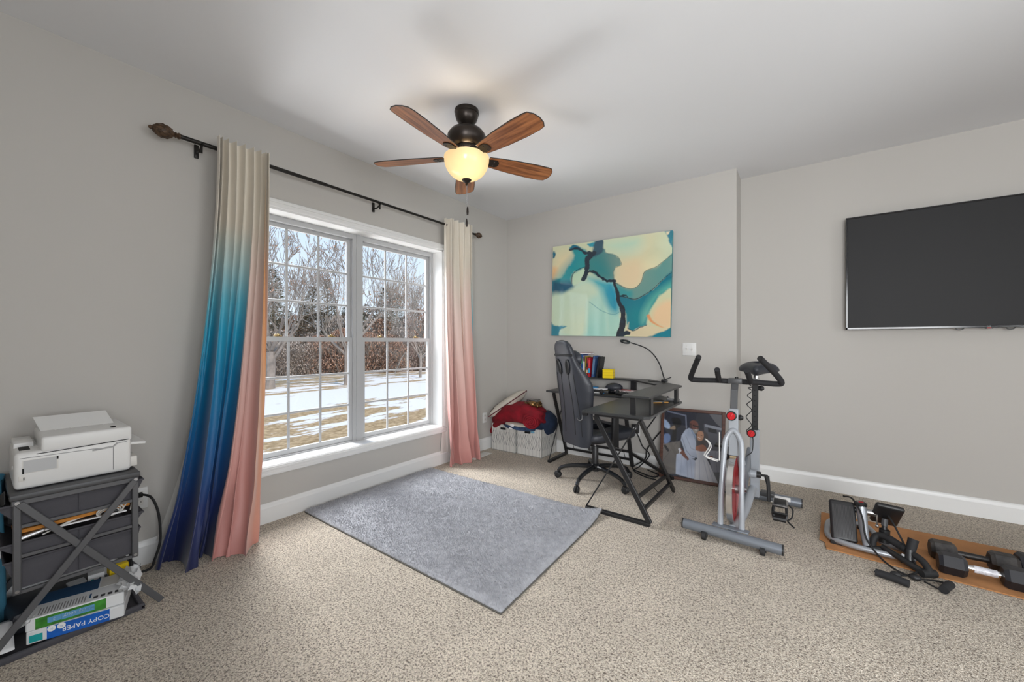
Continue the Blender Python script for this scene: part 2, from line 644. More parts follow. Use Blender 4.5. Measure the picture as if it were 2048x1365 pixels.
# plain unseen windows, added to let the fill lamps shine in
def plain_window(name, axis, at, u0, u1, z0, z1):
    w = bpy.data.objects.new(name, None); COL.objects.link(w); struct(w); WORLD[w.name] = (0, 0, 0)
    m = MB()
    def bx(mm, a0, a1, b0, b1, t0=0.0, t1=0.05):
        if axis == 'y':
            mm.b2((a0, at - t1, b0), (a1, at - t0, b1))
        else:
            mm.b2((at + t0, a0, b0), (at + t1, a1, b1))
    um = (u0 + u1) / 2
    for (a0, a1, b0, b1) in ((u0, u0 + .05, z0, z1), (u1 - .05, u1, z0, z1), (u0, u1, z0, z0 + .05), (u0, u1, z1 - .05, z1), (um - .03, um + .03, z0, z1), (u0, u1, 1.4, 1.44)):
        bx(m, a0, a1, b0, b1)
    m.build('window_frame', 'white_vinyl', w, 0)
    for (a0, a1) in ((u0 + .05, um - .03), (um + .03, u1 - .05)):
        for (b0, b1) in ((z0 + .05, 1.4), (1.44, z1 - .05)):
            g = MB()
            if axis == 'y':
                g.add([(a0, at - .03, b0), (a1, at - .03, b0), (a1, at - .03, b1), (a0, at - .03, b1)], [(0, 1, 2, 3)])
            else:
                g.add([(at + .03, a0, b0), (at + .03, a1, b0), (at + .03, a1, b1), (at + .03, a0, b1)], [(0, 1, 2, 3)])
            g.build('pane', 'window_glass', w, 0)
plain_window('added_window_3', 'y', Y0, 3.25, 5.15, .6, 2.28)
# added unseen slab that blocks the sun from the right-hand windows
struct(MB().b2((X1 + .1, Y0 - 1.2, 2.60), (X1 + 2.8, YR + 1.0, 2.75)).build('sun_blocker', 'white_trim_paint', smooth=0))
plain_window('added_window_4', 'x', X1, -1.4, 0.2, .6, 2.28)
plain_window('added_window_5', 'x', X1, .8, 2.4, .6, 2.28)

# ------------------------------------------------------------------ outdoors
def ground_z(d):
    return -0.62 - 0.043 * d

def lawn_mat():
    m = mat('winter_lawn', rough=0.95, spec=0.1)
    nt = m.node_tree; b = nt.nodes['Principled BSDF']
    t = nt.nodes.new('ShaderNodeTexCoord')
    mp = nt.nodes.new('ShaderNodeMapping'); mp.inputs['Scale'].default_value = (1.0, 0.42, 1); mp.inputs['Rotation'].default_value = (0, 0, 0.25)
    nt.links.new(t.outputs['Object'], mp.inputs[0])
    n1 = nt.nodes.new('ShaderNodeTexNoise'); n1.inputs['Scale'].default_value = 0.85; n1.inputs['Detail'].default_value = 7; n1.inputs['Roughness'].default_value = 0.62
    n2 = nt.nodes.new('ShaderNodeTexNoise'); n2.inputs['Scale'].default_value = 9; n2.inputs['Detail'].default_value = 6
    nt.links.new(mp.outputs[0], n1.inputs['Vector']); nt.links.new(t.outputs['Object'], n2.inputs['Vector'])
    gr = nt.nodes.new('ShaderNodeValToRGB')
    gr.color_ramp.elements[0].position = .3; gr.color_ramp.elements[0].color = (.27, .18, .09, 1)
    gr.color_ramp.elements[1].position = .7; gr.color_ramp.elements[1].color = (.58, .42, .25, 1)
    nt.links.new(n2.outputs['Fac'], gr.inputs[0])
    # snow lies thickest on the drive, a band across the lawn
    sx = nt.nodes.new('ShaderNodeSeparateXYZ'); nt.links.new(t.outputs['Object'], sx.inputs[0])
    rb = nt.nodes.new('ShaderNodeValToRGB'); rb.color_ramp.interpolation = 'EASE'
    e = rb.color_ramp.elements
    e[0].position = 0.0; e[0].color = (0.0, 0, 0, 1)
    e[1].position = 1.0; e[1].color = (0.04, 0, 0, 1)
    for p, c in ((.125, 0.0), (.15, .20), (.205, .20), (.225, .03), (.26, .12), (.33, .0)):
        q = e.new(p); q.color = (c, c, c, 1)
    dv = nt.nodes.new('ShaderNodeMath'); dv.operation = 'MULTIPLY'; dv.inputs[1].default_value = -1 / 80.0
    nt.links.new(sx.outputs['X'], dv.inputs[0]); nt.links.new(dv.outputs[0], rb.inputs[0])
    ad = nt.nodes.new('ShaderNodeMath'); ad.operation = 'ADD'
    nt.links.new(n1.outputs['Fac'], ad.inputs[0]); nt.links.new(rb.outputs[0], ad.inputs[1])
    cu = nt.nodes.new('ShaderNodeValToRGB')
    cu.color_ramp.elements[0].position = .535; cu.color_ramp.elements[0].color = (0, 0, 0, 1)
    cu.color_ramp.elements[1].position = .565; cu.color_ramp.elements[1].color = (1, 1, 1, 1)
    nt.links.new(ad.outputs[0], cu.inputs[0])
    mx = nt.nodes.new('ShaderNodeMixRGB'); mx.inputs[2].default_value = (.80, .765, .735, 1)
    nt.links.new(cu.outputs[0], mx.inputs[0]); nt.links.new(gr.outputs[0], mx.inputs[1]); nt.links.new(mx.outputs[0], b.inputs['Base Color'])
    bp = nt.nodes.new('ShaderNodeBump'); bp.inputs['Strength'].default_value = .5; bp.inputs['Distance'].default_value = .05
    nt.links.new(n2.outputs['Fac'], bp.inputs['Height']); nt.links.new(bp.outputs[0], b.inputs['Normal'])
lawn_mat()
FWD = V(-math.sin(TH), math.cos(TH), 0)
RGT = V(math.cos(TH), math.sin(TH), 0)
def gz(x, y):
    d = max(0.0, -x * 0.86)
    return -0.62 - 0.046 * d + 0.03 * math.sin(x * .31 + 1) * math.cos(y * .23)
g = MB()
g.grid(lambda u, v: V(-0.3 - 110 * u ** 1.6, -60 + 190 * v, gz(-0.3 - 110 * u ** 1.6, -60 + 190 * v)), 50, 60)
gnd = g.build('lawn', 'winter_lawn', smooth=180, origin=(0, 0, 0))
tag(gnd, 'dry tan winter lawn with patches of melting snow outside the window', 'lawn', kind='stuff')

mat('oak_bark', (.27, .23, .20), .95, noise=.25, nscale=3)
mat('grey_bark', (.34, .30, .26), .95, noise=.2, nscale=3)
mat('pale_bark', (.42, .38, .33), .9, noise=.2, nscale=3)
mat('pine_green', (.20, .20, .125), .9, noise=.45, nscale=.8)
mat('cedar_green', (.28, .235, .16), .9, noise=.4, nscale=.8)
mat('brown_leaves', (.44, .27, .19), .9, noise=.35, nscale=.8)
mat('grey_twigs', (.42, .35, .30), .9, noise=.3, nscale=.8)

def branch(m, p, d, L, r, lev, rnd, minr=0.006, tips=None, spread=.6, up=.12):
    n = 4
    pts, rr = [p], [r]
    q, dd = p.copy(), d.copy()
    for i in range(n):
        dd = (dd + V(rnd.uniform(-1, 1), rnd.uniform(-1, 1), rnd.uniform(-.6, 1)) * .16 + V(0, 0, up * .3)).normalized()
        q = q + dd * L / n
        pts.append(q.copy()); rr.append(max(minr, r * (1 - .5 * (i + 1) / n)))
    m.tube(pts, rr, 5 if lev > 2 else 3, cap=False)
    if tips is not None and lev <= 1:
        tips.append(q.copy())
    if lev == 0:
        return
    k = rnd.choice((2, 3, 3)) if lev > 1 else rnd.choice((3, 4))
    for j in range(k):
        i = rnd.choice((2, 3, 4, 4)) if j else 4
        ax = V(rnd.uniform(-1, 1), rnd.uniform(-1, 1), rnd.uniform(-.3, .6)).normalized()
        nd = (dd + ax * spread * rnd.uniform(.7, 1.5)).normalized()
        branch(m, pts[i], nd, L * rnd.uniform(.62, .85), rr[i] * rnd.uniform(.6, .8), lev - 1, rnd, minr, tips, spread, up)

def oak(loc, label, seed, h=10.5, r=.24, leaves=True):
    t = thing('oak_tree', label, 'tree', loc)
    rnd = random.Random(seed)
    m = MB()
    tr = cr([(0, 0, -.3), (.03, 0, .1), (.05, .03, h * .12), (.0, .06, h * .22)], 3)
    m.tube(tr, [r * 1.6, r * 1.35, r * 1.2, r * 1.1] + [r] * (len(tr) - 4), 10)
    m.build('trunk', 'oak_bark', t)
    b = MB(); tips = []
    top = V(0, .06, h * .21)
    for k in range(6):
        a = 2 * PI * k / 6 + rnd.uniform(-.3, .3)
        d = V(math.cos(a), math.sin(a), rnd.uniform(.35, 1.5)).normalized()
        branch(b, top + V(0, 0, rnd.uniform(-.7, .2)), d, h * .25, r * rnd.uniform(.42, .62), 4 + (k % 2), rnd, .013, tips)
    b.build('branches', 'oak_bark', t)
    if leaves:
        l = MB()
        for q in rnd.sample(tips, min(110, len(tips))):
            for _ in range(4):
                c = q + V(rnd.gauss(0, .10), rnd.gauss(0, .10), rnd.gauss(0, .10))
                a, bb = V(rnd.gauss(0, 1), rnd.gauss(0, 1), rnd.gauss(0, 1)).normalized() * .07, V(rnd.gauss(0, 1), rnd.gauss(0, 1), rnd.gauss(0, 1)).normalized() * .045
                l.add([c - a, c + bb, c + a, c - bb], [(0, 1, 2, 3)])
        o = l.build('dead_leaves', 'brown_leaves', t, 0)
        o['kind'] = 'stuff'
    return t

def on_lawn(px, depth):
    p = CAM + FWD * depth + RGT * (px - 1024) / 791.8 * depth
    return (p.x, p.y, gz(p.x, p.y))
oak(on_lawn(693, 25), 'bare oak with wide spreading branches behind the window mullion', 5, 11.5, .17)
oak(on_lawn(540, 23.5), 'bare oak trunk half hidden by the blue curtain edge', 11, 10, .24)
oak(on_lawn(840, 30), 'bare young tree reaching over the right-hand window from outside', 23, 8.5, .10)

def foliage_tree_mesh(kind, seed):
    rnd = random.Random(seed)
    tr, fo = MB(), MB()
    if kind == 'pine':
        h = 9
        tr.tube([V(0, 0, -.5), V(.05, 0, h * .5), V(0, .05, h * .96)], [.16, .11, .02], 6)
        for k in range(1500):
            z = h * (.12 + .88 * rnd.random() ** .9)
            R = 1.9 * (1 - z / h) ** .75 + .15
            a = rnd.uniform(0, 2 * PI); rr = R * math.sqrt(rnd.random())
            c = V(rr * math.cos(a), rr * math.sin(a), z)
            out = V(math.cos(a), math.sin(a), rnd.uniform(-.2, .5)).normalized() * rnd.uniform(.18, .38)
            s = V(-math.sin(a), math.cos(a), rnd.uniform(-.6, .6)).normalized() * rnd.uniform(.05, .11)
            fo.add([c - s, c + out, c + s], [(0, 1, 2)])
    elif kind == 'bush':
        h = 5.5
        for _ in range(7):
            branch(tr, V(rnd.uniform(-.4, .4), rnd.uniform(-.4, .4), -.3), V(rnd.uniform(-.4, .4), rnd.uniform(-.4, .4), 1).normalized(), 1.9, .045, 3, rnd, .012)
        for k in range(1700):
            a = rnd.uniform(0, 2 * PI); z = h * rnd.random() ** .8
            R = 2.3 * math.sqrt(max(.04, 1 - ((z - h * .38) / (h * .64)) ** 2)); rr = R * math.sqrt(rnd.random())
            c = V(rr * math.cos(a), rr * math.sin(a), z)
            d = V(rnd.gauss(0, 1), rnd.gauss(0, 1), rnd.gauss(0, 1)).normalized()
            e = d.cross(V(0, 0, 1)).normalized() if abs(d.z) < .95 else V(1, 0, 0)
            L, w = rnd.uniform(.10, .24), rnd.uniform(.03, .08)
            fo.add([c - d * L, c + e * w, c + d * L, c - e * w], [(0, 1, 2, 3)])
    else:  # thin bare stems
        h = 8
        for _ in range(2):
            branch(tr, V(rnd.uniform(-.5, .5), rnd.uniform(-.5, .5), -.3), V(rnd.uniform(-.05, .05), rnd.uniform(-.05, .05), 1).normalized(), 4.6, .06, 4, rnd, .012, None, .35, .5)
        for k in range(500):
            a = rnd.uniform(0, 2 * PI); z = h * (.1 + .75 * rnd.random())
            rr = 1.1 * math.sqrt(rnd.random())
            c = V(rr * math.cos(a), rr * math.sin(a), z)
            d = V(rnd.gauss(0, .5), rnd.gauss(0, .5), 1).normalized(); e = V(-d.y, d.x, .2).normalized()
            L, w = rnd.uniform(.2, .5), .013
            fo.add([c - d * L - e * w, c - d * L + e * w, c + d * L + e * w, c + d * L - e * w], [(0, 1, 2, 3)])
    return tr, fo

KINDS = {}
for kind, bark, cols in (('pine', 'grey_bark', ('pine_green', 'cedar_green')), ('bush', 'grey_bark', ('brown_leaves', 'grey_twigs')), ('stems', 'pale_bark', ('grey_twigs', 'grey_twigs'))):
    for k in range(2):
        tr, fo = foliage_tree_mesh(kind, 31 + k * 7)
        KINDS[(kind, k)] = (tr.mesh('trunk', bark, 40), fo.mesh('foliage', cols[k], 0))
LBL = {('pine', 0): ('pine_tree', 'dark green pine standing in the woods across the snowy drive'),
       ('pine', 1): ('cedar_tree', 'olive brown cedar standing in the woods across the snowy drive'),
       ('bush', 0): ('leafy_thicket', 'russet leafed thicket at the edge of the woods outside'),
       ('bush', 1): ('bare_thicket', 'grey leafless thicket at the edge of the woods outside'),
       ('stems', 0): ('slender_tree', 'slender pale stemmed bare tree in the woods outside'),
       ('stems', 1): ('slender_tree', 'slender pale stemmed bare tree in the woods outside')}
rnd = random.Random(99)
def wood_tree(kind, px, depth, s):
    nm, lb = LBL[kind]
    t = thing(nm, lb, 'tree', on_lawn(px, depth), rnd.uniform(0, 6), 'woods across the drive: ' + nm.replace('_', ' ') + 's')
    t.scale = (s * rnd.uniform(.85, 1.15), s * rnd.uniform(.85, 1.15), s)
    for me, n in zip(KINDS[kind], ('trunk', 'foliage')):
        o = bpy.data.objects.new(n, me); COL.objects.link(o); o.parent = t
        if n == 'foliage':
            o['kind'] = 'stuff'
for i in range(34):        # front row of thickets
    px = 490 + i * 12.5 + rnd.uniform(-5, 5)
    k = ('bush', 0) if rnd.random() < (.75 if 630 < px < 800 else .35) else ('bush', 1)
    wood_tree(k, px, rnd.uniform(41, 46), rnd.uniform(.55, .9))
for i in range(30):        # middle row
    px = 480 + i * 14.5 + rnd.uniform(-6, 6)
    k = ('pine', rnd.choice((0, 1))) if px < 735 and rnd.random() < .6 else rnd.choice((('bush', 1), ('stems', 0), ('stems', 1), ('bush', 0)))
    wood_tree(k, px, rnd.uniform(48, 54), rnd.uniform(.8, 1.05) if k[0] != 'bush' else rnd.uniform(1.1, 1.4))
for i in range(26):        # back row
    px = 480 + i * 16.5 + rnd.uniform(-7, 7)
    k = ('pine', rnd.choice((0, 1))) if rnd.random() < .45 and px < 850 else rnd.choice((('bush', 1), ('stems', 0), ('stems', 1)))
    wood_tree(k, px, rnd.uniform(58, 66), (rnd.uniform(.9, 1.25) if k[0] != 'bush' else rnd.uniform(1.4, 1.7)))
for px, s in ((545, 1.45), (625, 1.2), (655, 1.3), (770, 1.15)):
    wood_tree(('pine', 1 if px != 545 else 0), px, 50, s)
for i in range(14):        # the woods go on to the left of the view
    wood_tree(rnd.choice((('bush', 1), ('bush', 0), ('pine', 1), ('pine', 0))), 250 + i * 17 + rnd.uniform(-6, 6), rnd.uniform(44, 60), rnd.uniform(.9, 1.2))
# two leaning white poles with a crossbar on the lawn
pl = thing('goal_frame', 'leaning pale metal frame standing on the far lawn', 'frame', on_lawn(812, 33), world=False)
MB().tube([(0, 0, 0), (-.12, .1, 2.0)], .045, 8).build('post', 'pale_bark', pl)
MB().tube([(-.12, .1, 2.0), (-1.2, .5, 1.5)], .035, 8).build('crossbar', 'pale_bark', pl)
MB().tube([(-1.2, .5, 1.5), (-1.9, .3, .0)], .035, 8).build('post', 'pale_bark', pl)
# ------------------------------------------------------------------ rug
def rug():
    A, B, C, D = V(.045, 1.425, 0), V(1.852, 1.412, 0), V(1.805, 2.645, 0), V(.05, 2.63, 0)
    rn = np.random.default_rng(4)
    nu, nv = 330, 225
    f1 = rn.normal(size=(12, 4))
    jit = rn.random((nv + 1, nu + 1))
    def P(u, v):
        p = (A * (1 - u) + B * u) * (1 - v) + (D * (1 - u) + C * u) * v
        e = min(u, 1 - u) * 1.8
        e2 = min(v, 1 - v) * 1.22
        ed = min(e, e2)
        z = 0.022 * min(1.0, (ed / 0.022)) ** .5 if ed > 0 else 0.004
        w = 0.002 * math.sin(17 * u + 5 * math.sin(9 * v)) * math.cos(13 * v + 3 * u)
        i, j = int(round(u * nu)), int(round(v * nv))
        z += (w + (jit[j, i] - .5) * 0.0055) if ed > 0 else 0
        k = max(0, 1 - math.hypot((1 - u) * 1.8, (1 - v) * 1.2) / .22)   # the lifted corner by the desk foot
        z += 0.045 * k * k
        x = p.x + ((jit[j, i] - .5) * .006 if ed == 0 else 0)
        y = p.y + ((jit[j, (i * 7) % (nu + 1)] - .5) * .008 if ed == 0 else 0)
        return V(x, y, max(z, .004 if ed > 0 else 0.003 + 0.045 * k * k))
    r = thing('area_rug', 'plush grey rug lying on the beige carpet under the window', 'rug', (.95, 2.03, 0), world=True)
    m = MB().grid(P, nu, nv)
    m.build('pile', 'rug_pile', r, 180)
    fb_ = MB()
    rf = random.Random(6)
    for _ in range(70000):
        u, v = rf.random(), rf.random()
        p = P(u, v)
        le = .35 + .65 * math.sin(9 * u + 4 * math.sin(5 * v)) * math.cos(7 * v + 2)
        a = 2.2 + 1.6 * le + rf.uniform(-.9, .9)
        h = rf.uniform(.005, .010)
        t = V(math.cos(a), math.sin(a), 0)
        q = p + t * rf.uniform(.004, .010) + V(0, 0, h)
        s_ = V(-t.y, t.x, 0) * rf.uniform(.0016, .0028)
        b0 = p - V(0, 0, .003)
        fb_.add([b0 - s_, b0 + s_, q], [(0, 1, 2)])
    fo = fb_.build('pile_fibers', 'rug_pile', r, 0)
    fo['kind'] = 'stuff'
    # woven dark edge of the backing
    m = MB()
    cs = [A, B, C, D]
    pts = []
    for a, b in ((A, B), (B, C), (C, D), (D, A)):
        for t in range(12):
            p = a.lerp(b, t / 12)
            k = max(0, 1 - (p - C).length / .22)
            pts.append(V(p.x, p.y, .004 + .042 * k * k))
    m.tube(pts, .0045, 5, closed=True)
    tag(m.build('binding', 'rug_edge', r), 'dark woven edge binding')
mat('rug_pile', (.355, .36, .385), 1.0, spec=.05, sheen=.3, noise=.12, nscale=26, bump=.5, bscale=140)
mat('rug_edge', (.10, .095, .085), .95)
rug()

# ------------------------------------------------------------------ curtain rod
rod = thing('curtain_rod', 'long dark bronze curtain rod with carved finials over the window', 'curtain rod', (.10, 1.9, 2.40), world=True)
RZ = 2.400
MB().tube([(.10, .70, RZ), (.10, 1.55, RZ)], .0125, 14).build('rod', 'dark_rod_metal', rod)
MB().tube([(.10, 1.50, RZ), (.10, 3.215, RZ)], .0105, 14).build('rod', 'dark_rod_metal', rod)
mat('carved_finial', (.075, .042, .022), .5, .2, noise=.6, nscale=60, bump=.6, bscale=120)
for s, y in ((-1, .70), (1, 3.215)):
    M = Matrix.Rotation(-s * PI / 2, 3, 'X')
    k = .82 if s > 0 else 1.0
    prof = [(0, 0), (.016, 0), (.018, .008), (.012, .014), (.017, .02), (.012, .026), (.026, .042), (.034, .062), (.036, .078), (.030, .098), (.018, .114), (.010, .120), (.011, .128), (.006, .136), (0, .137)]
    fn = MB().lathe([(a * k, b * k) for a, b in prof], (.10, y, RZ), 20, M)
    for q in range(8):
        a = 2 * PI * q / 8
        fn.tube([V(.10, y, RZ) + M @ V(math.cos(a + t * .5) * R_ * k * 1.03, math.sin(a + t * .5) * R_ * k * 1.03, z * k) for t, (R_, z) in enumerate(((.022, .036), (.033, .056), (.036, .078), (.028, .100), (.014, .117)))], .003 * k, 5)
    fn.build('finial', 'carved_finial', rod)
for y in (.80, 2.02, 3.16):
    b = MB().box((.006, y, RZ - .02), (.012, .022, .08), None, .003)
    b.tube(cr([(.01, y, RZ - .03), (.06, y, RZ - .035), (.10, y, RZ - .016)], 5), .006, 8)
    b.tube([(.10 + .017 * math.cos(a), y, RZ + .017 * math.sin(a)) for a in [PI + PI * i / 8 for i in range(9)]], .005, 6)
    b.tube([(.098, y, RZ - .018), (.098, y, RZ - .055)], .006, 8)
    b.build('bracket', 'dark_rod_metal', rod)

# ------------------------------------------------------------------ curtains
def interp(t, pts):
    for (a, x), (b, y) in zip(pts, pts[1:]):
        if t <= b:
            k = (t - a) / (b - a) if b > a else 0
            k = k * k * (3 - 2 * k)
            if isinstance(x, tuple):
                return tuple(p + (q - p) * k for p, q in zip(x, y))
            return x + (y - x) * k
    return pts[-1][1]
def lerp1(t, pts):
    for (a, x), (b, y) in zip(pts, pts[1:]):
        if t <= b:
            k = (t - a) / (b - a)
            return tuple(p + (q - p) * k for p, q in zip(x, y))
    return pts[-1][1]
WHITE = lin(214, 206, 192)
BLUE = [(0, lin(20, 28, 70)), (.30, lin(26, 46, 102)), (.62, lin(10, 84, 140)), (1.02, lin(0, 120, 164)), (1.30, lin(30, 156, 188)), (1.48, lin(92, 176, 194)), (1.72, lin(178, 198, 196)), (1.95, WHITE), (2.6, lin(222, 214, 200))]
PINK = [(0, lin(190, 130, 124)), (.5, lin(204, 150, 142)), (1.1, lin(212, 176, 166)), (1.6, lin(218, 196, 186)), (2.0, WHITE), (2.6, lin(222, 214, 200))]
ORNG = [(0, lin(200, 138, 124)), (.6, lin(212, 158, 130)), (1.2, lin(222, 168, 122)), (1.8, lin(224, 172, 118)), (2.15, lin(220, 196, 160)), (2.35, WHITE), (2.6, WHITE)]

attr_mat('satin_curtain', rough=.45, spec=.35, sheen=.3)
mat('curtain_lining', (.70, .68, .64), .8)

def curtain(name, label, top, bot, npl, zfold, colf, nu=170, nv=90, seed=1, amp=(.030, .045), mid=None):
    """top/bot: polylines (u, (x, y)); folds run down the cloth"""
    root = thing(name, label, 'curtain', (.12, top[0][1][1] * .5 + top[-1][1][1] * .5, 0), world=True)
    rnd = random.Random(seed)
    ph = [rnd.uniform(-.8, .8) for _ in range(6)]
    def S(u, v, off=0.0):
        z = 2.455 * (1 - v) + .006 * v
        a, b = interp(u, top), interp(u, bot)
        k = max(0, (v - .04) / .96)
        k = k ** 1.7
        x, y = a[0] * (1 - k) + b[0] * k, a[1] * (1 - k) + b[1] * k
        uu = u + .012 * math.sin(7 * v + ph[0]) * v
        A = amp[0] * (1 - v) + amp[1] * v
        p = 2 * PI * npl * uu
        wob = math.sin(p + .6 * math.sin(p * .37 + ph[1]) * v)
        lo = math.sin(2 * PI * npl * .42 * uu + ph[2] + 1.2 * v)
        kk = min(1, v * 1.5)
        x += A * (wob * (1 - .55 * kk) + 1.15 * kk * lo)
        y += .012 * math.cos(p + ph[3]) * (.4 + v)
        if v > .80:   # cloth breaks as it meets the floor
            q = (v - .80) / .20
            x += .022 * q * math.sin(14 * u + 9 * v + ph[4]) + .016 * q * math.sin(37 * u - 22 * v + ph[5])
            y += .014 * q * math.sin(23 * u + 17 * v)
        x = max(.022 + off, x)
        return V(x - off, y, z)
    m = MB().grid(lambda u, v: S(u, v), nu, nv)
    o = m.build('cloth_panel', 'satin_curtain', root, 180)
    cols = []
    for j in range(nv + 1):
        for i in range(nu + 1):
            cols.append(colf(i / nu, S(i / nu, j / nv).z))
    dye(o, np.array(cols, np.float32))
    def LN(u, v):
        uu = .03 + .95 * u
        z = 2.44 * (1 - v) + .012 * v
        a, b = interp(max(0, uu), top), interp(max(0, uu), bot)
        k = max(0, (v - .04) / .96) ** 1.7
        A = (amp[0] * (1 - v) + amp[1] * v) * 1.25
        return V(max(.012, a[0] * (1 - k) + b[0] * k - A - .012 - .075 * k), a[1] * (1 - k) + b[1] * k + (.075 * (1 - k * k) - .03 * k ** 4) * max(0, 1 - u * 3), z)
    l = MB().grid(LN, 40, 40)
    tag(l.build('lining', 'curtain_lining', root, 180), 'white curtain lining')
    # stitched heading tape and hem line
    return root

def col_left(u, z):
    if u < .6:
        return lerp1(z, BLUE)
    if .86 < u < .955:
        return lerp1(z, ORNG)
    return lerp1(z, PINK)
curtain('ombre_curtain', 'white to teal to navy ombre curtain with pink side, left of the window',
        [(0, (.148, .866)), (1, (.148, 1.136))],
        [(0, (.085, .60)), (.12, (.13, .64)), (.30, (.235, .70)), (.45, (.215, .755)), (.55, (.15, .795)), (.62, (.25, .805)), (.72, (.345, .85)), (.82, (.30, .925)), (.92, (.29, .985)), (1, (.265, 1.06))],
        8.5, 0, col_left, seed=3, amp=(.031, .046))
def col_right(u, z):
    if u > .93:
        return lerp1(z, BLUE)
    if .52 < u < .60:
        return lerp1(z, ORNG)
    return lerp1(z - .12 * math.sin(u * 9), PINK) if z > .12 else lerp1(z, PINK)
curtain('ombre_curtain', 'cream to rose ombre curtain with a blue edge, right of the window',
        [(0, (.095, 2.755)), (.22, (.14, 2.80)), (1, (.148, 3.085))],
        [(0, (.10, 2.80)), (.3, (.15, 2.90)), (.55, (.16, 3.02)), (.8, (.15, 3.15)), (1, (.14, 3.235))],
        6.5, 0, col_right, seed=8, amp=(.031, .042), nu=130)

# ------------------------------------------------------------------ ceiling fan
FX, FY = 1.187, 1.905
fan = thing('ceiling_fan', 'bronze five-blade ceiling fan with lit cream glass bowl', 'ceiling fan', (FX, FY, H), world=True)
c = (FX, FY, 0)
MB().lathe([(0, 2.74), (.078, 2.74), (.080, 2.728), (.078, 2.715), (.074, 2.712), (.074, 2.700), (.066, 2.676), (.050, 2.655), (.034, 2.646), (.030, 2.640), (0, 2.640)], c, 36).build('canopy', 'bronze_metal', fan)
MB().lathe([(0, 2.665), (.014, 2.665), (.014, 2.60), (0, 2.60)], c, 16).build('downrod', 'black_metal', fan)
MB().lathe([(0, 2.622), (.030, 2.622), (.070, 2.618), (.104, 2.602), (.122, 2.578), (.1245, 2.570), (.1245, 2.556), (.120, 2.535), (.108, 2.512), (.092, 2.498), (.084, 2.494), (0, 2.494)], c, 40).build('motor_housing', 'bronze_metal', fan)
sw = MB().lathe([(0, 2.496), (.078, 2.496), (.080, 2.488), (.076, 2.470), (.060, 2.462), (.056, 2.452), (0, 2.452)], c, 36)
swo = sw.build('switch_housing', 'bronze_metal', fan)
for k in range(10):
    a = 2 * PI * k / 10
    MB().box((FX + .078 * math.cos(a), FY + .078 * math.sin(a), 2.481), (.006, .022, .005), (0, 0, a)).build('vent_slot', 'dark_slot', swo, 0)
MB().lathe([(0, 2.455), (.046, 2.455), (.046, 2.440), (.022, 2.436), (.020, 2.400), (0, 2.398)], c, 24).build('lamp_holder', 'brass', fan)

def bowl_mat():
    m = bpy.data.materials.new('cream_lit_glass'); MATS['cream_lit_glass'] = m
    m.use_nodes = True
    nt = m.node_tree; nt.nodes.clear()
    o = nt.nodes.new('ShaderNodeOutputMaterial')
    tr = nt.nodes.new('ShaderNodeBsdfTranslucent'); tr.inputs[0].default_value = (.15, .118, .07, 1)
    df = nt.nodes.new('ShaderNodeBsdfDiffuse'); df.inputs[0].default_value = (.70, .60, .40, 1)
    gl = nt.nodes.new('ShaderNodeBsdfGlossy'); gl.inputs['Roughness'].default_value = .15
    fr = nt.nodes.new('ShaderNodeValue'); fr.outputs[0].default_value = .04
    m1 = nt.nodes.new('ShaderNodeMixShader'); m1.inputs[0].default_value = .45
    m2 = nt.nodes.new('ShaderNodeMixShader')
    em = nt.nodes.new('ShaderNodeEmission'); em.inputs[0].default_value = (1.0, .74, .38, 1); em.inputs[1].default_value = .34
    ad = nt.nodes.new('ShaderNodeAddShader')
    nt.links.new(tr.outputs[0], m1.inputs[1]); nt.links.new(df.outputs[0], m1.inputs[2])
    nt.links.new(fr.outputs[0], m2.inputs[0]); nt.links.new(m1.outputs[0], m2.inputs[1]); nt.links.new(gl.outputs[0], m2.inputs[2])
    nt.links.new(m2.outputs[0], ad.inputs[0]); nt.links.new(em.outputs[0], ad.inputs[1]); nt.links.new(ad.outputs[0], o.inputs[0])
bowl_mat()
pr = [(.146 * math.cos(a) ** .85 if a < 1.55 else 0.0, 2.428 - .140 * math.sin(a)) for a in [i * PI / 2 / 14 for i in range(15)]]
pr[-1] = (0.004, pr[-1][1])
MB().lathe([(.138, 2.432), (.146, 2.434)] + pr, c, 44).build('light_bowl', 'cream_lit_glass', fan, 60)
MB().lathe([(0, 2.296), (.030, 2.294), (.031, 2.288), (.026, 2.280), (.013, 2.270), (.008, 2.262), (.010, 2.257), (.005, 2.251), (0, 2.250)], c, 20).build('bowl_finial', 'bronze_metal', fan)
bulb = add_light('fan_bulb', 'POINT', (FX + .03, FY - .02, 2.375), 4.0, (1.0, .80, .55), radius=.05)
wood_mat('walnut_blade', lin(112, 66, 38), lin(176, 114, 70), scale=(1.6, 26, 26), rough=.3)
mat('blade_edge', (.02, .016, .014), .5)
BL = .641
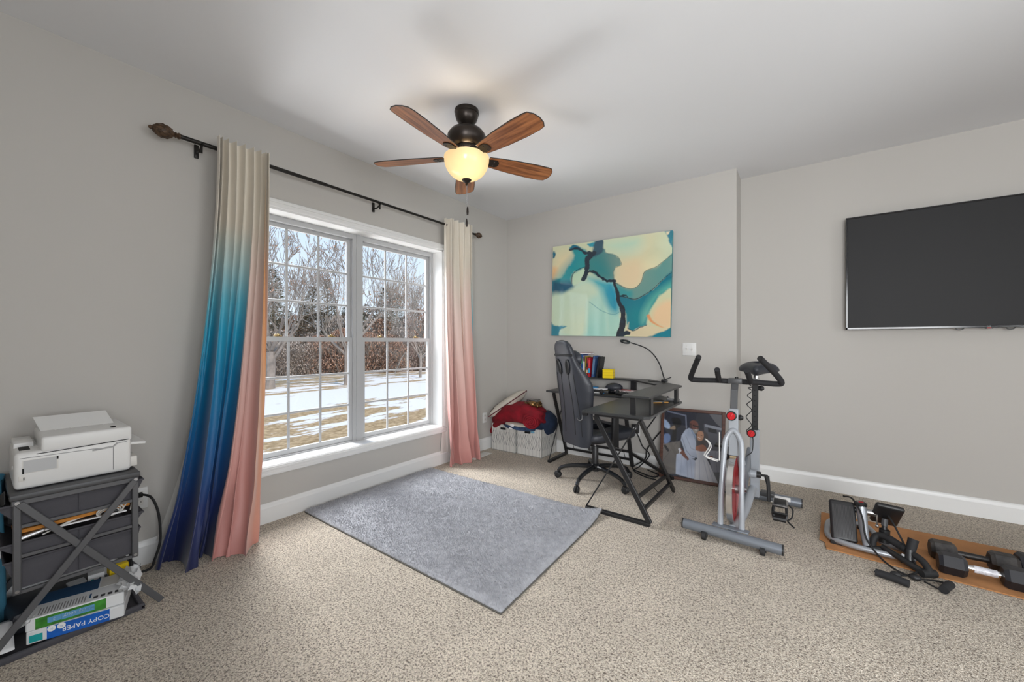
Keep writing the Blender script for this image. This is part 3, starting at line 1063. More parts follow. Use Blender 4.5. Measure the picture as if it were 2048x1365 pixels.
for k in range(5):
    a = math.radians(-81.72 + 72 * k)
    # blade outline in its own frame: x outward
    out = [(.150, -.046), (.20, -.054), (.33, -.068), (.48, -.075), (.575, -.073), (.606, -.068), (.628, -.040), (.637, 0), (.630, .040), (.612, .066), (.575, .073), (.48, .075), (.33, .068), (.20, .054), (.150, .046)]
    m = MB().prism(out, -.0025, .0025, None, .001)
    me = m.mesh('blade', 'walnut_blade', 20)
    bl = bpy.data.objects.new('blade', me); COL.objects.link(bl); bl.parent = fan
    bl.location = (0, 0, 2.437 - H)
    bl.rotation_euler = Euler((math.radians(-12), 0, a), 'XYZ')
    e = MB().tube([V(p[0], p[1], 0) for p in out], .0031, 5, closed=True)
    eo = bpy.data.objects.new('edge_band', e.mesh('edge_band', 'blade_edge', 40)); COL.objects.link(eo); eo.parent = bl
    br = MB()
    br.prism([(.085, -.018), (.13, -.020), (.165, -.034), (.205, -.034), (.222, -.020), (.226, 0), (.222, .020), (.205, .034), (.165, .034), (.13, .020), (.085, .018)], -.0085, -.0028, None, .0015)
    br.box((.085, 0, .012), (.05, .03, .045), (0, -.5, 0), .004)
    for s in (-1, 1):
        br.sph((.190, s * .018, -.009), (.006, .006, .003), 8)
    bo = bpy.data.objects.new('blade_bracket', br.mesh('blade_bracket', 'bronze_metal', 35)); COL.objects.link(bo); bo.parent = bl
def chain(dx, dy, z0, z1, fobs):
    m = MB()
    m.tube([(FX + dx, FY + dy, z0), (FX + dx, FY + dy, z1)], .0012, 5)
    n = int((z0 - z1) / .012)
    for i in range(n):
        m.sph((FX + dx, FY + dy, z0 - i * .012), .0022, 6)
    o = m.build('pull_chain', 'steel', fan)
    for zf in fobs:
        MB().lathe([(0, zf + .028), (.003, .026 + zf), (.006, zf + .012), (.0075, zf - .008), (.005, zf - .026), (0, zf - .028)], (FX + dx, FY + dy, 0), 12).build('pull_fob', 'bronze_metal', o)
chain(.0, .0, 2.252, 2.02, (2.01,))
chain(.012, -.004, 2.252, 2.11, (2.085,))

# ------------------------------------------------------------------ canvas print on the back wall
def homog(src, dst):
    A, B = [], []
    for (x, y), (u, v) in zip(src, dst):
        A += [[x, y, 1, 0, 0, 0, -u * x, -u * y], [0, 0, 0, x, y, 1, -v * x, -v * y]]
        B += [u, v]
    h = np.linalg.solve(np.array(A, float), np.array(B, float))
    return np.append(h, 1).reshape(3, 3)
def hmap(Hm, pts):
    p = np.c_[np.array(pts, float), np.ones(len(pts))] @ Hm.T
    return p[:, :2] / p[:, 2:]
def smooth_poly(pts, n=6, closed=True):
    return [(p.x, p.y) for p in cr([(a, b, 0) for a, b in pts], n, closed)]
def inside(P, poly):
    x, y = P[:, 0], P[:, 1]
    r = np.zeros(len(P), bool)
    n = len(poly)
    for i in range(n):
        x1, y1 = poly[i]; x2, y2 = poly[(i + 1) % n]
        if y1 == y2:
            continue
        c_ = ((y1 > y) != (y2 > y)) & (x < (x2 - x1) * (y - y1) / (y2 - y1) + x1)
        r ^= c_
    return r
def dist(P, line, closed=False):
    d = np.full(len(P), 1e9); t_ = np.zeros(len(P))
    L = len(line)
    m = L if closed else L - 1
    for i in range(m):
        a = np.array(line[i]); b = np.array(line[(i + 1) % L]); ab = b - a
        q = np.clip(((P - a) @ ab) / max(ab @ ab, 1e-12), 0, 1)
        dd = np.hypot(*(P - a - q[:, None] * ab).T)
        k = dd < d
        d[k] = dd[k]; t_[k] = ((i + q) / m)[k]
    return d, t_
def vnoise(P, sc, seed):
    rn = np.random.default_rng(seed)
    g = rn.random((64, 64))
    q = P * sc
    i = np.floor(q).astype(int); fr = q - i; fr = fr * fr * (3 - 2 * fr)
    a = g[i[:, 0] % 64, i[:, 1] % 64]; b = g[(i[:, 0] + 1) % 64, i[:, 1] % 64]
    c_ = g[i[:, 0] % 64, (i[:, 1] + 1) % 64]; d = g[(i[:, 0] + 1) % 64, (i[:, 1] + 1) % 64]
    return (a * (1 - fr[:, 0]) + b * fr[:, 0]) * (1 - fr[:, 1]) + (c_ * (1 - fr[:, 0]) + d * fr[:, 0]) * fr[:, 1]

def painting():
    s, t = 1.29, 1.0
    nu, nv = 330, 256
    Hm = homog([(73, 255), (1230, 95), (1222, 1157), (70, 1141)], [(0, 1), (1.29, 1), (1.29, 0), (0, 0)])
    g = np.stack(np.meshgrid(np.linspace(0, 1.29, nu + 1), np.linspace(0, 1, nv + 1)), -1).reshape(-1, 2)
    # work in the outlines' own plane
    Hi = np.linalg.inv(Hm)
    P0 = hmap(Hi, g)
    W1 = np.stack([vnoise(g, 9, 1) - .5, vnoise(g, 9, 2) - .5], 1)
    W2 = np.stack([vnoise(g, 40, 3) - .5, vnoise(g, 40, 4) - .5], 1)
    P = P0 + W1 * 26 + W2 * 12
    Ps = P0 + W1 * 16
    col = np.zeros((len(g), 3))
    L = lambda *c_: np.array(lin(*c_))
    n1 = vnoise(g, 2.2, 5)[:, None]; n2 = vnoise(g, 5, 6)[:, None]; n3 = vnoise(g, 14, 7)[:, None]
    col[:] = L(226, 214, 174) * (1 - n1 * .8) + L(188, 214, 184) * n1 * .8
    def fill(poly, c0, c1, mix, soft=6, PP=None, a=1.0):
        PP = P if PP is None else PP
        pl = smooth_poly(poly)
        ins = inside(PP, pl)
        d, _ = dist(PP, pl, True)
        al = np.where(ins, np.clip(.5 + d / soft * .5, 0, 1), np.clip(.5 - d / soft * .5, 0, 1))[:, None] * a
        cc = np.array(c0) * (1 - mix) + np.array(c1) * mix
        col[:] = col * (1 - al) + cc * al
    def stroke(line, w0, w1, c0, a=1.0, soft=4, PP=None):
        PP = P if PP is None else PP
        pl = smooth_poly(line, 6, False)
        d, t_ = dist(PP, pl)
        w = w0 + (w1 - w0) * t_
        al = np.clip((w - d) / soft + .5, 0, 1)[:, None] * a
        col[:] = col * (1 - al) + np.array(c0) * al
    teal, deep, aqua, navy = L(0, 138, 158), L(0, 88, 116), L(150, 212, 200), L(22, 42, 58)
    # pale greens top right, peach left
    fill([(560, 190), (900, 150), (930, 260), (800, 330), (650, 330), (560, 290)], L(172, 214, 192), L(206, 220, 184), n1, 80, Ps, .8)
    fill([(75, 380), (200, 300), (290, 330), (280, 380), (180, 500), (75, 560)], L(232, 206, 166), L(222, 220, 178), n1, 60, Ps)
    fill([(75, 460), (110, 480), (90, 560), (75, 570)], L(230, 160, 100), L(232, 176, 120), n2, 30, Ps)
    fill([(680, 480), (760, 420), (900, 400), (960, 480), (930, 600), (860, 660), (760, 650), (690, 590)], L(232, 206, 166), L(214, 214, 176), n1, 60, Ps, .8)
    # left teal mass
    fill([(250, 255), (330, 265), (460, 320), (420, 400), (390, 460), (300, 500), (262, 590), (292, 645), (190, 722), (72, 738), (72, 600), (150, 560), (225, 470), (280, 360)], teal, L(34, 150, 150), n2, 14)
    fill([(72, 590), (180, 600), (260, 600), (290, 650), (190, 722), (72, 738)], deep, L(6, 80, 112), n2, 30, Ps)
    fill([(120, 560), (230, 420), (300, 350), (330, 380), (260, 500), (200, 560)], L(60, 176, 168), teal, n2, 60, Ps, .7)
    fill([(270, 600), (290, 520), (360, 470), (400, 480), (390, 560), (330, 610), (290, 640)], L(168, 216, 190), L(206, 222, 186), n1, 8)
    fill([(240, 280), (280, 225), (340, 260), (320, 285)], teal, deep, n3, 6)
    fill([(400, 215), (470, 205), (470, 255), (430, 245)], L(40, 160, 176), teal, n3, 6)
    # centre grey-teal bell
    fill([(420, 330), (545, 280), (600, 330), (690, 345), (732, 400), (730, 440), (680, 468), (660, 520), (668, 600), (560, 580), (430, 500), (400, 420)], L(44, 128, 130), L(112, 146, 138), np.clip((P0[:, :1] - 430) / 300 + (n2 - .5) * .4, 0, 1), 8)
    fill([(430, 400), (560, 430), (640, 520), (600, 560), (480, 500)], L(10, 128, 134), L(40, 140, 140), n2, 60, Ps, .8)
    # aqua drape and pale lower left
    fill([(300, 650), (400, 590), (500, 590), (660, 610), (690, 700), (735, 800), (728, 900), (720, 970), (735, 1150), (120, 1150), (180, 1040), (260, 900), (300, 760)], L(156, 214, 200), L(196, 222, 200), n1, 14)
    fill([(420, 560), (560, 590), (660, 610), (700, 720), (730, 800), (725, 880), (680, 920), (600, 820), (540, 680), (470, 640)], L(0, 142, 172), L(96, 190, 194), np.clip(n2 + (620 - P0[:, :1]) / 400, 0, 1), 40, Ps)
    fill([(72, 740), (200, 720), (300, 650), (420, 600), (480, 640), (500, 720), (420, 800), (380, 1140), (190, 1140), (110, 1060), (72, 1000)], L(214, 222, 184), L(196, 220, 196), n1, 30, Ps)
    fill([(620, 640), (690, 700), (690, 760), (600, 740)], L(0, 150, 184), L(20, 150, 176), n2, 30, Ps, .8)
    stroke([(430, 800), (520, 870), (600, 910), (680, 935), (725, 910)], 2.5, 2.5, L(60, 140, 150), .8, 3, Ps)
    # right ribbon and deep teal under it
    A = [(680, 615), (780, 665), (870, 672), (930, 615), (972, 500), (1080, 450), (1170, 380), (1232, 325)]
    B = [(700, 735), (800, 762), (880, 775), (960, 740), (1050, 678), (1140, 585), (1232, 505)]
    fill(A + B[::-1], L(92, 150, 144), L(134, 158, 144), n2, 8, Ps)
    fill([(690, 640), (800, 690), (850, 700), (840, 760), (720, 740)], L(20, 148, 156), L(70, 160, 156), n2, 20, Ps, .8)
    fill([(715, 745), (800, 758), (880, 770), (960, 735), (1050, 675), (1140, 582), (1240, 500), (1240, 700), (1120, 740), (1060, 830), (1010, 930), (1010, 1040), (900, 1075), (860, 1105), (815, 1060), (790, 1000), (790, 920), (750, 850)], L(0, 112, 134), L(0, 136, 144), n2, 10)
    fill([(960, 900), (1010, 780), (1120, 680), (1240, 600), (1240, 690), (1120, 745), (1050, 840), (1010, 960), (950, 1020)], L(70, 178, 160), L(140, 205, 180), n2, 40, Ps, .75)
    fill([(1240, 690), (1130, 745), (1060, 830), (1015, 940), (1000, 1040), (1080, 1060), (1240, 1065)], L(224, 212, 168), L(196, 216, 180), n1, 10, Ps)
    fill([(1240, 800), (1120, 830), (1060, 900), (1050, 990), (1130, 1050), (1240, 1060)], L(236, 206, 164), L(238, 196, 150), n1, 30, Ps)
    stroke([(1010, 950), (1040, 1000), (1090, 1035), (1150, 1060)], 16, 3, L(232, 146, 84), .85, 14, Ps)
    fill([(820, 995), (795, 1070), (830, 1155), (1240, 1160), (1240, 1055), (1100, 1060), (1000, 1045), (930, 1060), (870, 1100), (812, 1065)], L(228, 212, 172), L(222, 206, 168), n1, 8)
    fill([(1010, 1160), (1100, 1120), (1240, 1062), (1240, 1165)], L(8, 130, 148), L(20, 116, 134), n2, 8)
    fill([(1150, 90), (1240, 85), (1235, 250), (1205, 200), (1185, 150)], teal, L(0, 104, 128), n2, 8)
    fill([(1165, 105), (1200, 100), (1190, 125), (1172, 128)], L(226, 214, 180), L(226, 214, 180), n2, 4)
    fill([(70, 1010), (120, 1050), (215, 1050), (150, 1090), (145, 1145), (66, 1145)], L(8, 110, 128), L(60, 150, 170), n2, 6)
    fill([(75, 300), (105, 320), (95, 350), (75, 365)], teal, deep, n2, 6)
    # dark ink
    fill([(470, 205), (555, 195), (552, 290), (500, 345), (440, 352), (462, 280)], L(24, 64, 86), L(40, 88, 104), n3, 8)
    stroke([(245, 285), (300, 270), (350, 290), (380, 320), (430, 305), (455, 325)], 12, 14, navy, .95, 5)
    stroke([(470, 320), (410, 370), (395, 440), (400, 500), (370, 580)], 20, 22, navy, 1, 6)
    stroke([(395, 520), (440, 505), (490, 520), (540, 565), (600, 590), (660, 595)], 9, 14, navy, 1, 4)
    stroke([(665, 590), (690, 680), (705, 745), (745, 830), (762, 930), (750, 1030), (742, 1150)], 10, 34, L(18, 30, 44), 1, 4)
    stroke([(770, 1130), (800, 1120), (825, 1125)], 30, 18, L(16, 40, 56), 1, 6)
    for a_, b_, r0 in ((300, 275, 16), (385, 318, 18), (440, 318, 20), (400, 395, 20), (395, 470, 24), (385, 560, 18), (560, 572, 12), (620, 592, 16), (680, 600, 16), (760, 900, 26), (748, 1000, 20)):
        stroke([(a_, b_), (a_ + 6, b_ + 5)], r0, r0 * .7, navy, .95, 5)
    stroke([(262, 620), (270, 540), (310, 485), (380, 455)], 3, 3, navy, .9, 4, Ps)
    stroke([(560, 200), (565, 290), (620, 338), (690, 345), (732, 400), (736, 440), (680, 470), (662, 520), (668, 590)], 1.6, 1.6, L(50, 70, 74), .8, 3, Ps)
    stroke(A, 2.6, 2.0, L(20, 40, 50), .9, 3, Ps)
    stroke(B, 4.2, 2.2, L(12, 34, 46), .95, 4, Ps)
    stroke([(735, 745), (790, 742), (815, 752)], 8, 4, L(12, 34, 46), .95, 4)
    stroke([(812, 1060), (870, 1100), (930, 1062), (1000, 1045)], 5, 4, L(6, 60, 84), .9, 4)
    root = thing('canvas_print', 'glossy abstract teal and cream canvas print hung above the desk', 'painting', (1.316, YB, 1.795), world=False)
    root.rotation_euler = (0, math.radians(1.2), 0)
    th = .038
    MB().b2((-.645, -th, -.50), (.645, -.004, .50), .003, 1).build('canvas', 'canvas_edge', root)
    mm = MB()
    mm.v = [(p[0] - .645, -th - .0008, p[1] - .5) for p in g]
    mm.f = [(j * (nu + 1) + i, j * (nu + 1) + i + 1, (j + 1) * (nu + 1) + i + 1, (j + 1) * (nu + 1) + i) for j in range(nv) for i in range(nu)]
    o = mm.build('print', 'glossy_print', root, 0)
    dye(o, np.clip(col, 0, 1))
attr_mat('glossy_print', rough=.4, spec=.3, coat=1.0)
MATS['glossy_print'].node_tree.nodes['Principled BSDF'].inputs['Coat IOR'].default_value = 1.7
mat('canvas_edge', lin(40, 120, 124), .5, noise=.6, nscale=6)
painting()

# ------------------------------------------------------------------ television
tv = thing('television', 'large black flat television mounted on the right wall', 'television', (4.015, YR, 1.33), world=True)
tx0, tx1, tz0, tz1, ty = 3.232, 4.80, 1.332, 2.222, YR - .055
MB().b2((tx0, ty - .018, tz0), (tx1, ty + .022, tz1), .005, 2).build('housing', 'black_plastic', tv)
MB().b2((tx0 + .25, ty + .02, tz0 + .15), (tx1 - .25, YR - .001, tz1 - .2), .01, 1).build('wall_mount', 'black_metal', tv)
mat('dark_screen', (.021, .021, .022), .55, spec=.25)
MB().b2((tx0 + .012, ty - .0195, tz0 + .018), (tx1 - .012, ty - .0175, tz1 - .012)).build('screen', 'dark_screen', tv, 0)
bz = MB()
for lo, hi in (((tx0, ty - .0225, tz0), (tx0 + .011, ty - .016, tz1)), ((tx1 - .011, ty - .0225, tz0), (tx1, ty - .016, tz1)), ((tx0, ty - .0225, tz1 - .011), (tx1, ty - .016, tz1)), ((tx0, ty - .0225, tz0), (tx1, ty - .016, tz0 + .016))):
    bz.b2(lo, hi, .002, 1)
bz.build('bezel', 'gloss_black', tv) if mat('gloss_black', (.006, .006, .007), .15) else None
for x in (3.852, 4.085):
    MB().tube([(x + .020 * math.cos(a), ty + .003, tz0 + .004 + .016 * math.sin(a)) for a in [PI + PI * i / 12 for i in range(13)]], .0035, 6).build('pull_loop', 'black_plastic', tv)
lg = MB().b2((3.965, ty - .021, tz0 - .006), (4.003, ty - .006, tz0 + .005), .002, 1).build('sensor_badge', 'gloss_black', tv)
mat('red_lamp', (.3, .01, .01), .4, emit=(1, .05, .04), estr=.6)
MB().box((3.984, ty - .0215, tz0 - .002), (.018, .002, .005)).build('standby_light', 'red_lamp', lg, 0)
mat('logo_grey', (.5, .5, .5), .4)
text('LG', .012, frame_M((3.984, ty - .0228, tz0 + .010), (1, 0, 0), (0, 0, 1)), 'logo_grey', 'logo', tv)

# ------------------------------------------------------------------ switch plate, outlets, floor vent
def switch_plate():
    t = thing('switch_plate', 'white double toggle switch plate on the wall beside the canvas print', 'light switch', (2.11, YB, 1.168), world=True)
    MB().box((2.11, YB - .004, 1.168), (.118, .008, .118), None, .004).build('plate', 'white_plastic', t)
    for dx, s in ((-.023, 1), (.023, -1)):
        g = MB().box((2.11 + dx, YB - .0085, 1.168), (.012, .002, .026)).build('toggle_slot', 'cream_plastic', t, 0)
        MB().box((2.11 + dx, YB - .014, 1.168 + s * .004), (.008, .016, .011), (s * .5, 0, 0), .002).build('toggle', 'white_plastic', t)
        for z in (-.03, .03):
            MB().cyl((2.11 + dx, YB - .0075, 1.168 + z), (2.11 + dx, YB - .0092, 1.168 + z), .003, n=10).build('screw', 'cream_plastic', t)
switch_plate()
def outlet(label, p, n):
    t = thing('wall_outlet', label, 'outlet', p, math.atan2(n[1], n[0]) + PI / 2)
    MB().box((0, -.0035, 0), (.072, .007, .116), None, .003).build('plate', 'white_plastic', t)
    for z in (-.022, .022):
        s = MB().box((0, -.0075, z), (.034, .003, .030), None, .006, 1).build('socket', 'cream_plastic', t)
        for x in (-.007, .007):
            MB().box((x, -.0092, z + .003), (.0025, .001, .009)).build('slot', 'dark_slot', s, 0)
    return t
outlet('white wall outlet in the corner beside the storage cubes', (0, 3.49, .365), (1, 0))
outlet('white wall outlet behind the printer cart', (0, .545, .37), (1, 0))
outlet('white wall outlet under the desk by the corner leg', (1.62, YB, .36), (0, -1))
v = thing('floor_vent', 'white floor register by the right curtain hem', 'vent', (.13, 3.26, 0), 0, None)
MB().box((0, 0, .002), (.11, .30, .004), None, .002).build('frame', 'cream_plastic', v)
for i in range(9):
    MB().box((0, -.12 + i * .03, .005), (.085, .012, .003), (.4, 0, 0)).build('louver', 'cream_plastic', v)
# ------------------------------------------------------------------ L-shaped desk
mat('desk_laminate', (.036, .037, .038), .36, spec=.45, bump=.05, bscale=400)
DX0, DX1, DY0, DY1, DZ = .83, 2.142, 2.61, 3.905, .74
desk = thing('corner_desk', 'black L-shaped desk with raised shelf and slanted metal legs', 'desk', (1.6, 3.4, 0), world=True)
poly = [(DX0, 3.48), (1.662, 3.48), (1.662, DY0), (2.11, DY0), (DX1, DY0 + .03), (DX1, 3.50), (1.76, DY1), (DX0, DY1)]
MB().prism(poly, DZ - .018, DZ, None, .002).build('desktop', 'desk_laminate', desk, 20)
UZ = .872
up = [(1.955, DY0 + .01), (DX1, DY0 + .01), (DX1, 3.50), (1.76, DY1 - .01), (.86, DY1 - .01), (.86, 3.755), (1.64, 3.755), (1.955, 3.452)]
MB().prism(up, UZ - .015, UZ, None, .002).build('raised_shelf', 'desk_laminate', desk, 20)
for (x, y, sx, sy) in ((2.02, 2.66, .035, .012), (2.125, 2.72, .012, .05), (2.12, 3.40, .02, .06), (1.63, 3.80, .05, .03), (1.10, 3.80, .03, .06)):
    MB().box((x, y, (DZ + UZ - .015) / 2), (sx, sy, UZ - .015 - DZ)).build('shelf_post', 'black_metal', desk, 0)
ZT = DZ - .018
def zframe(p_foot0, p_foot1, p_top0, p_top1, up_ax):
    """foot rail on the carpet, thick slanted post, thin crossing rod, top rail"""
    MB().bar(V(p_foot0) + V(0, 0, .012), V(p_foot1) + V(0, 0, .012), .038, .024, (0, 0, 1), .003).build('foot_rail', 'black_metal', desk)
    MB().bar(V(p_top0) - V(0, 0, .012), V(p_top1) - V(0, 0, .012), .035, .022, (0, 0, 1), .003).build('top_rail', 'black_metal', desk)
    MB().bar(V(p_foot1) + V(0, 0, .02), V(p_top0) - V(0, 0, .02), .036, .022, up_ax, .003).build('post', 'black_metal', desk)
    MB().tube([V(p_foot0) + V(0, 0, .02), V(p_top1) - V(0, 0, .02)], .005, 8).build('brace_rod', 'black_metal', desk)
# near frame of the right wing (runs across, y const)
zframe((1.66, 2.685, 0), (2.13, 2.675, 0), (1.735, 2.68, ZT), (2.06, 2.68, ZT), (0, 1, 0))
# left frame of the back wing (x const): foot front to back
zframe((.86, 3.49, 0), (.85, 3.885, 0), (.85, 3.60, ZT), (.85, 3.87, ZT), (1, 0, 0))
# second post of the right wing, braced to the first
MB().bar((2.098, 3.41, .012), (2.055, 2.70, ZT - .02), .036, .022, (1, 0, 0), .003).build('post', 'black_metal', desk)
A1, A2 = V(2.035, 2.68, .165), V(2.075, 2.68, .088)
B1, B2 = V(2.085, 3.26, .178), V(2.093, 3.33, .098)
MB().bar(A1, B1, .022, .022, (0, 0, 1), .002).build('cross_bar', 'black_metal', desk)
MB().bar(A2, B2, .022, .022, (0, 0, 1), .002).build('cross_bar', 'black_metal', desk)
for t in (.06, .5, .94):
    MB().tube([A1.lerp(B1, t), A2.lerp(B2, min(1, t + .06))], .003, 6).build('spacer_rod', 'black_metal', desk)
# corner leg by the wall and its rails
MB().bar((1.592, 3.87, .0), (1.50, 3.86, ZT), .036, .022, (0, 1, 0), .003).build('post', 'black_metal', desk)
for z0 in (.142, .066):
    MB().bar((.85, 3.875, z0), (1.58, 3.872, z0), .022, .022, (0, 0, 1), .002).build('cross_bar', 'black_metal', desk)
for x in (.93, 1.2, 1.5):
    MB().tube([(x, 3.875, .142), (x + .02, 3.874, .066)], .003, 6).build('spacer_rod', 'black_metal', desk)
MB().bar((1.59, 3.86, .13), (2.085, 3.44, .10), .024, .024, (0, 0, 1), .002).build('cross_bar', 'black_metal', desk)
MB().tube([(1.995, 3.60, ZT), (1.80, 3.60, .42)], .006, 8).build('brace_rod', 'black_metal', desk)
hk = MB().box((1.672, 2.645, ZT - .012), (.04, .03, .024), None, .003)
hk.tube(cr([(1.66, 2.63, ZT - .02), (1.655, 2.625, ZT - .055), (1.635, 2.615, ZT - .06), (1.622, 2.61, ZT - .042)], 4), .007, 8)
hk.build('headphone_hook', 'black_metal', desk)

# ------------------------------------------------------------------ gaming chair
ch = thing('gaming_chair', 'black leather high-back gaming chair pushed up to the desk corner', 'chair', (1.475, 3.255, 0), math.radians(-26))
for k in range(5):
    a = math.radians(6 + 72 * k)
    d = V(math.cos(a), math.sin(a), 0)
    pts = cr([d * .02 + V(0, 0, .135), d * .12 + V(0, 0, .132), d * .22 + V(0, 0, .120), d * .300 + V(0, 0, .098), d * .333 + V(0, 0, .062)], 4)
    arm = MB().tube(pts, [.022 - .008 * i / len(pts) for i in range(len(pts))], 10).build('base_arm', 'black_metal_gloss' if mat('black_metal_gloss', (.012, .013, .015), .22) else None, ch)
    q = d * .335
    s = V(-d.y, d.x, 0).lerp(d, .25 * (1 if k % 2 else -1)).normalized()
    cs = MB()
    for w in (-1, 1):
        c0 = q + s * (.012 * w) + V(0, 0, .028)
        cs.lathe([(0, -.009), (.022, -.009), (.028, -.005), (.028, .005), (.022, .009), (0, .009)], c0, 18, V(0, 0, 1).rotation_difference(s).to_matrix())
    cs.cyl(q + V(0, 0, .03), q + V(0, 0, .066), .008, n=8)
    hd = V(0, 0, 1)
    cs.tube([q + (d * math.cos(t) + hd * math.sin(t)) * .031 + V(0, 0, .028) for t in [PI * i / 8 for i in range(9)]], .006, 6)
    cs.build('caster', 'black_plastic', ch)
MB().lathe([(0, .10), (.036, .10), (.040, .115), (.040, .155), (.032, .165), (0, .165)], (0, 0, 0), 20).build('hub', 'black_metal_gloss', ch)
MB().lathe([(0, .15), (.028, .15), (.027, .315), (.024, .32), (0, .32)], (0, 0, 0), 18).build('column_cover', 'black_plastic', ch)
MB().lathe([(0, .30), (.014, .30), (.014, .38), (0, .38)], (0, 0, 0), 14).build('gas_lift', 'chrome', ch)
mc = MB().box((0, .0, .372), (.20, .24, .03), None, .006)
mc.build('tilt_mechanism', 'black_metal', ch)
MB().tube(cr([(.05, .04, .37), (.16, .05, .365), (.24, .05, .35)], 4), .006, 8).build('tilt_lever', 'black_metal', ch)
MB().lathe([(0, -.02), (.018, -.02), (.022, 0), (.018, .02), (0, .02)], (.06, -.10, .325), 12).build('tension_knob', 'black_plastic', ch)
# seat cushion: dished with raised side bolsters
def seat(u, v):
    a = 2 * PI * u
    ex = .42
    cx, cy = math.copysign(abs(math.cos(a)) ** ex, math.cos(a)), math.copysign(abs(math.sin(a)) ** ex, math.sin(a))
    t = v * 2 - 1
    rr = math.cos(t * PI / 2 * .98) ** .30
    z = .435 + .058 * t
    x, y = .250 * cx * rr, .260 * cy * rr + .040
    if t > 0:
        z += .026 * max(0, (abs(x) - .14) / .11) - .02 * math.exp(-((x / .12) ** 2 + ((y + .02) / .15) ** 2)) * t
        z += .02 * max(0, y / .25) * t
    return V(x, y, z)
sc = MB().grid(seat, 48, 22, cu=True)
sc.build('seat_cushion', 'black_leather', ch, 60)
# back shell: loft of closed sections
BK = [(.36, .165, .055), (.42, .19, .06), (.52, .198, .065), (.64, .200, .07), (.75, .213, .075), (.83, .225, .078), (.89, .222, .075), (.96, .196, .068), (1.01, .168, .062), (1.06, .142, .058), (1.12, .124, .056), (1.18, .116, .052), (1.215, .100, .044), (1.24, .070, .032), (1.25, .02, .012)]
def back(u, v):
    q = v * (len(BK) - 1); i = min(int(q), len(BK) - 2); k = q - i
    z, w, th = [BK[i][j] * (1 - k) + BK[i + 1][j] * k for j in range(3)]
    a = 2 * PI * u
    ca, sa = math.cos(a), math.sin(a)
    x = w * math.copysign(abs(ca) ** .55, ca)
    y = th * .62 * math.copysign(abs(sa) ** .75, sa)
    wing = max(0, abs(x) - .10) / .18
    y += .085 * wing ** 1.5 * (1 if z < 1.0 else max(0, 1 - (z - 1.0) / .12))
    lean = -.225 - .15 * (z - .40) + .03 * math.sin((z - .4) * 4)
    return V(x, y + lean, z)
bk = MB().grid(back, 56, 56, cu=True)
n = len(bk.v)
bko = bk.build('backrest', 'black_leather', ch, 70)
def on_back(x, z, off=.0):
    lean = -.225 - .15 * (z - .40) + .03 * math.sin((z - .4) * 4)
    i = 0
    while i < len(BK) - 2 and BK[i + 1][0] < z:
        i += 1
    k = (z - BK[i][0]) / (BK[i + 1][0] - BK[i][0])
    th = BK[i][2] * (1 - k) + BK[i + 1][2] * k
    w = BK[i][1] * (1 - k) + BK[i + 1][1] * k
    c = min(.999, abs(x) / w) ** (1 / .55)
    y = -th * .62 * (math.sqrt(1 - c * c)) ** .75
    wing = max(0, abs(x) - .10) / .18
    return V(x, y + lean + .085 * wing ** 1.5 * (1 if z < 1.0 else max(0, 1 - (z - 1.0) / .12)) - off, z)
mat('seam_thread', (.006, .006, .007), .7)
for sx in (-1, 1):
    MB().tube([on_back(sx * (.050 + .035 * (1.02 - z)), z, .0) for z in np.linspace(.46, 1.00, 20)], .004, 5).build('seam', 'seam_thread', bko)
    MB().tube([on_back(sx * (.115 + .05 * (.95 - z)), z, .0) for z in np.linspace(.45, .97, 20)], .0035, 5).build('seam', 'seam_thread', bko)
    sl = MB()
    loop = [(sx * .058 + .022 * math.cos(t) + sx * .008 * math.sin(t), 1.025 + .060 * math.sin(t)) for t in [2 * PI * i / 18 for i in range(18)]]
    P_ = [on_back(x, z, .007) for x, z in loop]
    cpt = sum(P_, V(0, 0, 0)) / len(P_)
    sl.add(P_ + [cpt + V(0, .003, 0)], [(i, (i + 1) % 18, 18) for i in range(18)])
    so = sl.build('belt_slot', 'dark_slot', bko, 0)
    MB().tube(P_, .006, 6, closed=True).build('slot_rim', 'black_plastic', so)
MB().tube([on_back(x, 1.125, .001) for x in np.linspace(-.122, .122, 16)], .010, 6).build('headrest_strap', 'black_rubber', bko)
MB().sph((0, -.245, 1.09), (.115, .05, .075), 16).build('head_pillow', 'black_leather', ch)
for sx in (-1, 1):
    MB().box((sx * .275, -.02, .50), (.03, .06, .26), None, .006).build('armrest_post', 'black_plastic', ch)
    MB().box((sx * .28, .01, .645), (.085, .25, .03), None, .013, 3).build('armrest_pad', 'black_rubber', ch)

# ------------------------------------------------------------------ desk things
def book(x, w, h, d, col, label, tilt=0.0, bands=(), y=3.775, title=None):
    t = thing('book', label, 'book', (x, y, UZ), 0, 'books standing on the raised desk shelf')
    t.rotation_euler = (0, tilt, 0)
    nm = 'cover_%02x%02x%02x' % col
    mat(nm, lin(*col), .45)
    m = MB()
    m.b2((-w / 2, .0, 0), (w / 2, .003, h)); m.b2((-w / 2, 0, 0), (-w / 2 + .0025, d, h)); m.b2((w / 2 - .0025, 0, 0), (w / 2, d, h))
    m.build('cover', nm, t, 0)
    MB().b2((-w / 2 + .003, .004, .003), (w / 2 - .003, d - .003, h - .004)).build('pages', 'white_paper', t, 0)
    for z0, z1, c2 in bands:
        n2 = 'band_%02x%02x%02x' % c2
        mat(n2, lin(*c2), .5)
        MB().b2((-w / 2 + .001, -.0006, z0 * h), (w / 2 - .001, .0004, z1 * h)).build('spine_band', n2, t, 0)
    return t
xb = 1.000
